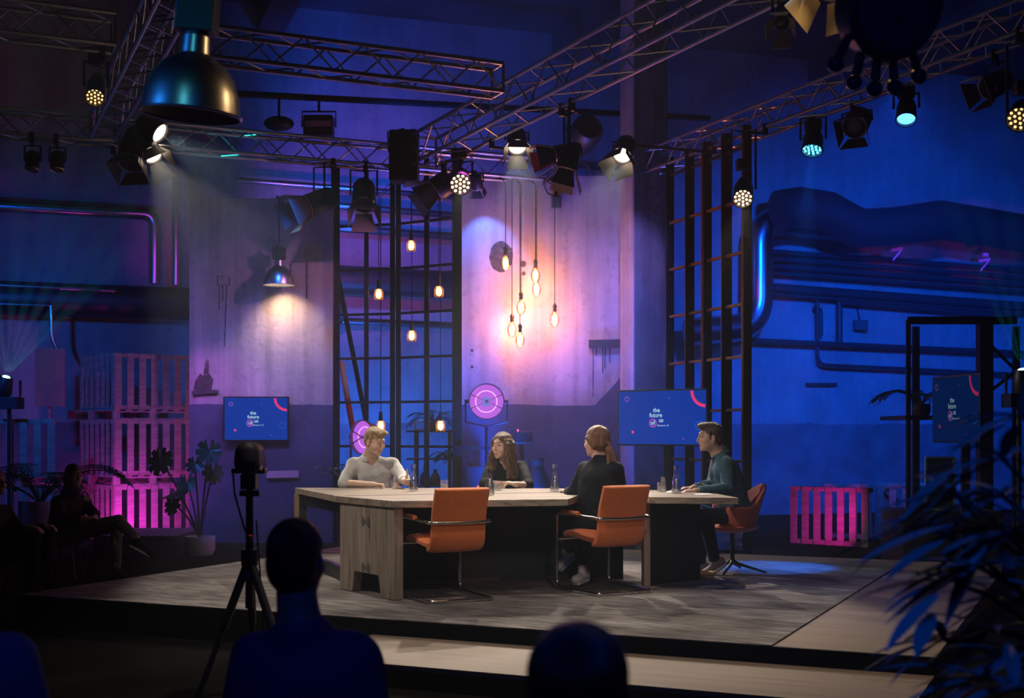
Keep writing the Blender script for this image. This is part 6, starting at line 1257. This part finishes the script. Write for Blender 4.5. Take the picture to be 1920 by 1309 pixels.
# ----- audience close to the camera ---------------------------------------------------------------------
def viewer(label, Hd, Y, f, sr, sl, shirtm, hairm, hip, er, el, wr, wl, hairs=1.0, neckp=None, hdown=None):
    p = Person(label, (Hd.x, Hd.y, 0), Hd, f, skin=(.40,.22,.16), h=.009)
    p.head(neck=neckp or (Hd+V((0,-.03,-.19))), nr=.062); HR, HL = hip
    p.torso(p.b, sl, sr, HL, HR); p.arm('R', sr, er, wr, (0,1,-.1), (0,0,-1)); p.arm('L', sl, el, wl, (0,1,-.1), (0,0,-1))
    K = [HR+V((0,.42,.03)), HL+V((0,.42,.03))]; A = [V((k.x, k.y+.02, .09)) for k in K]; p.leg(HR, K[0], A[0]); p.leg(HL, K[1], A[1]); p.finish()
    g = Sdf(.009); p.torso(g, sl, sr, HL, HR, grow=.022, depth=1.05); g.cone(sr, er, .074, .062, .035); g.cone(sl, el, .074, .062, .035); g.cone((sl+sr)/2, p.N-V((0,0,.02)), .10, .075, .04); g.cone(p.N+V((0,0,-.03)), p.L(0,0,-.03), .064, .058, .01, True); g.waves.append(folds(.004, (20,12,25,0), (-16,20,30,1.2))); g.build('shirt', shirtm, p.t)
    g = Sdf(.01); g.cone(HR, HL, .13, .13, .03)
    for a, b, c in ((HR, K[0], A[0]), (HL, K[1], A[1])): g.cone(a, b, .1, .075, .03); g.cone(b, b.lerp(c,.93), .072, .05, .02); shoe(p.t, c, (0,1,0), BLKM, BLKM)
    g.build('trousers', BLKM, p.t); L_ = p.L; g = Sdf(.008); s = hairs
    g.ell(L_(0,-.022,.05), (.082*s,.100*s,.084*s), p.M, .015); g.ell(L_(0,-.052,-.01), (.078*s,.062*s,.088*s), p.M, .02); g.ell(L_(0,.125,.0), (.08*s,.055,.085*s), p.M, .012, True)
    for x in (-1, 1): g.ell(L_(x*.09,-.003,-.004), (.018,.024,.030), p.M, .006, True)
    g.build('hair', hairm, p.t)
    c = thing('folding_chair', 'dark chair under the '+label[:60].split(' in ')[0].split(' seen')[0], 'chair', ((HR.x+HL.x)/2, HR.y, 0)); x0, y0 = (HR.x+HL.x)/2, HR.y; zs = HR.z-.15
    m = MB(); m.box((x0, y0+.08, zs), (.42,.42,.03)); m.build('seat', BLACK, c, bevel=.008); m = MB(); m.box((x0, y0-.20, zs+.28), (.40,.02,.2)); m.build('backrest', BLACK, c, bevel=.008)
    for i, j in ((-1,-.14),(1,-.14),(-1,.27),(1,.27)): m = MB(); m.tube((x0+i*.19, y0+j, 0), (x0+i*.19, y0+j-(.06 if j < 0 else 0), zs+(.38 if j < 0 else 0)), .012, n=8); m.build('leg', BLACK, c)
    return p, c
BH = hairmat('black hair', (.02,.016,.014), (.01,.008,.008))
Y = 3.95; hd = P(557, 1052, Y)
p, c = viewer('short haired man in a navy shirt seen from behind at the bottom centre left', hd, Y, (.18,.98,0), P(668,1232,Y), P(478,1232,Y), mat('navy blue shirt', (.05,.07,.16), .85), BH, (V((-.50,3.95,.52)), V((-.72,3.95,.52))), P(702,1300,Y-.02)+V((0,0,-.08)), P(452,1300,Y-.02)+V((0,0,-.08)), V((-.36,4.3,.62)), V((-.86,4.3,.62)), 1.0, neckp=P(562,1178,Y-.02)); c['label'] = 'dark chair under the man in the navy shirt at the bottom'
Y = 2.35; hd = P(1082, 1312, Y); p, c = viewer('round dark head of a viewer low at the bottom centre', hd, Y, (0,1,-.05), hd+V((.19,-.03,-.25)), hd+V((-.19,-.03,-.25)), mat('black shirt', (.02,.02,.025), .85), BH, (hd+V((.1,-.02,-.68)), hd+V((-.1,-.02,-.68))), hd+V((.24,0,-.52)), hd+V((-.24,0,-.52)), hd+V((.2,.25,-.55)), hd+V((-.2,.25,-.55)), 1.12); c['label'] = 'dark chair under the viewer low at the bottom centre'
Y = 3.5; hd = P(-120, 1075, Y); p, c = viewer('viewer in a violet lit shirt cut by the lower left corner', hd, Y, (.3,.95,0), P(20,1240,Y), P(-200,1240,Y), mat('blue grey shirt', (.16,.15,.24), .85), BH, (hd+V((.12,-.02,-.66)), hd+V((-.1,-.02,-.66))), P(52,1330,Y), P(-240,1350,Y), V((-1.2,3.9,.5)), V((-1.7,3.9,.5)), 1.0); c['label'] = 'dark chair under the viewer at the lower left corner'
# ---------------------------------------------------------------- camera on tripod
tc_ = thing('camera_tripod', 'black video tripod standing before the stage at the left', 'tripod', (P(468,0,7.8).x, 7.8, 0)); X0, Y0 = P(468,0,7.8).x, 7.8; hz_ = zz(1046, 7.8)
m = MB(); m.tube((X0, Y0, hz_-.3), (X0, Y0, zz(905,7.8)), .026, .022, 12); m.build('centre_column', BLACK, tc_, smooth=True)
m = MB(); m.tube((X0, Y0, zz(1060,7.8)), (X0, Y0, hz_+.05), .05, n=12); m.build('crown', BLACK, tc_, smooth=True)
for fx, fy in ((P(372,0,7.6).x, 7.55), (P(562,0,7.6).x, 7.5), (P(466,0,7.8).x, 8.0)):
    m = MB(); a = V((X0, Y0, hz_)); b = V((fx, fy, 0)); m.path([a+(b-a)*0, a+(b-a)*.5], .026, 8); m.path([a+(b-a)*.5, b], .017, 8); m.build('leg', BLACK, tc_, smooth=True)
m = MB(); m.box((X0, Y0, zz(903,7.8)), (.09,.12,.09)); m.tube((X0-.06, Y0, zz(925,7.8)), (X0+.06, Y0, zz(925,7.8)), .02, n=10); m.build('fluid_head', BLACK, tc_, bevel=.006)
m = MB(); m.tube((X0+.012, Y0-.028, zz(1009,7.8)), (X0+.012, Y0-.035, zz(1003,7.8)), .012, n=10); m.build('red_knob', mat('red plastic', (.6,.02,.02), .4), tc_)
m = MB(); m.box((X0-.004, Y0-.03, zz(1078,7.8)), (.024,.006,.036)); m.build('blue_sticker', mat('blue sticker', (.02,.08,.6), .5), tc_)
m = MB(); m.path([(X0-.10,Y0,zz(880,7.8)), (X0-.09,Y0,zz(925,7.8)), (X0-.03,Y0-.03,zz(985,7.8)), (X0-.01,Y0-.03,zz(1000,7.8))], .006, 5); m.build('cable', BLKM, tc_)
m = MB(); m.path([(X0+.04,Y0,zz(975,7.8)), (X0+.06,Y0-.03,zz(1040,7.8)), (X0+.09,Y0-.05,zz(1150,7.8)), (X0+.095,Y0-.05,zz(1250,7.8))], .005, 5); m.build('cable', BLKM, tc_)
cv = thing('video_camera', 'covered video camera on the black tripod at the left', 'camera', (X0, Y0, zz(890,7.8)))
m = MB(); m.box((X0+.01, Y0, zz(878,7.8)), (.10,.26,.05)); m.box((X0, Y0, zz(883,7.8)), (.20,.10,.03)); m.build('mount_plate', BLACK, cv, bevel=.006)
g = Sdf(.007); g.cone((X0, Y0-.08, zz(866,7.8)), (X0, Y0+.14, zz(866,7.8)), .075, .07, .02); g.cone((X0, Y0-.07, zz(850,7.8)), (X0, Y0+.12, zz(850,7.8)), .072, .066, .02); g.build('body', mat('camera cover', (.03,.025,.028), .6), cv)
m = MB(); m.path([(X0+.03,Y0-.1,zz(876,7.8)), (X0+.09,Y0-.12,zz(874,7.8)), (X0+.095,Y0-.2,zz(882,7.8))], .014, 8); m.build('handle', BLACK, cv, smooth=True)
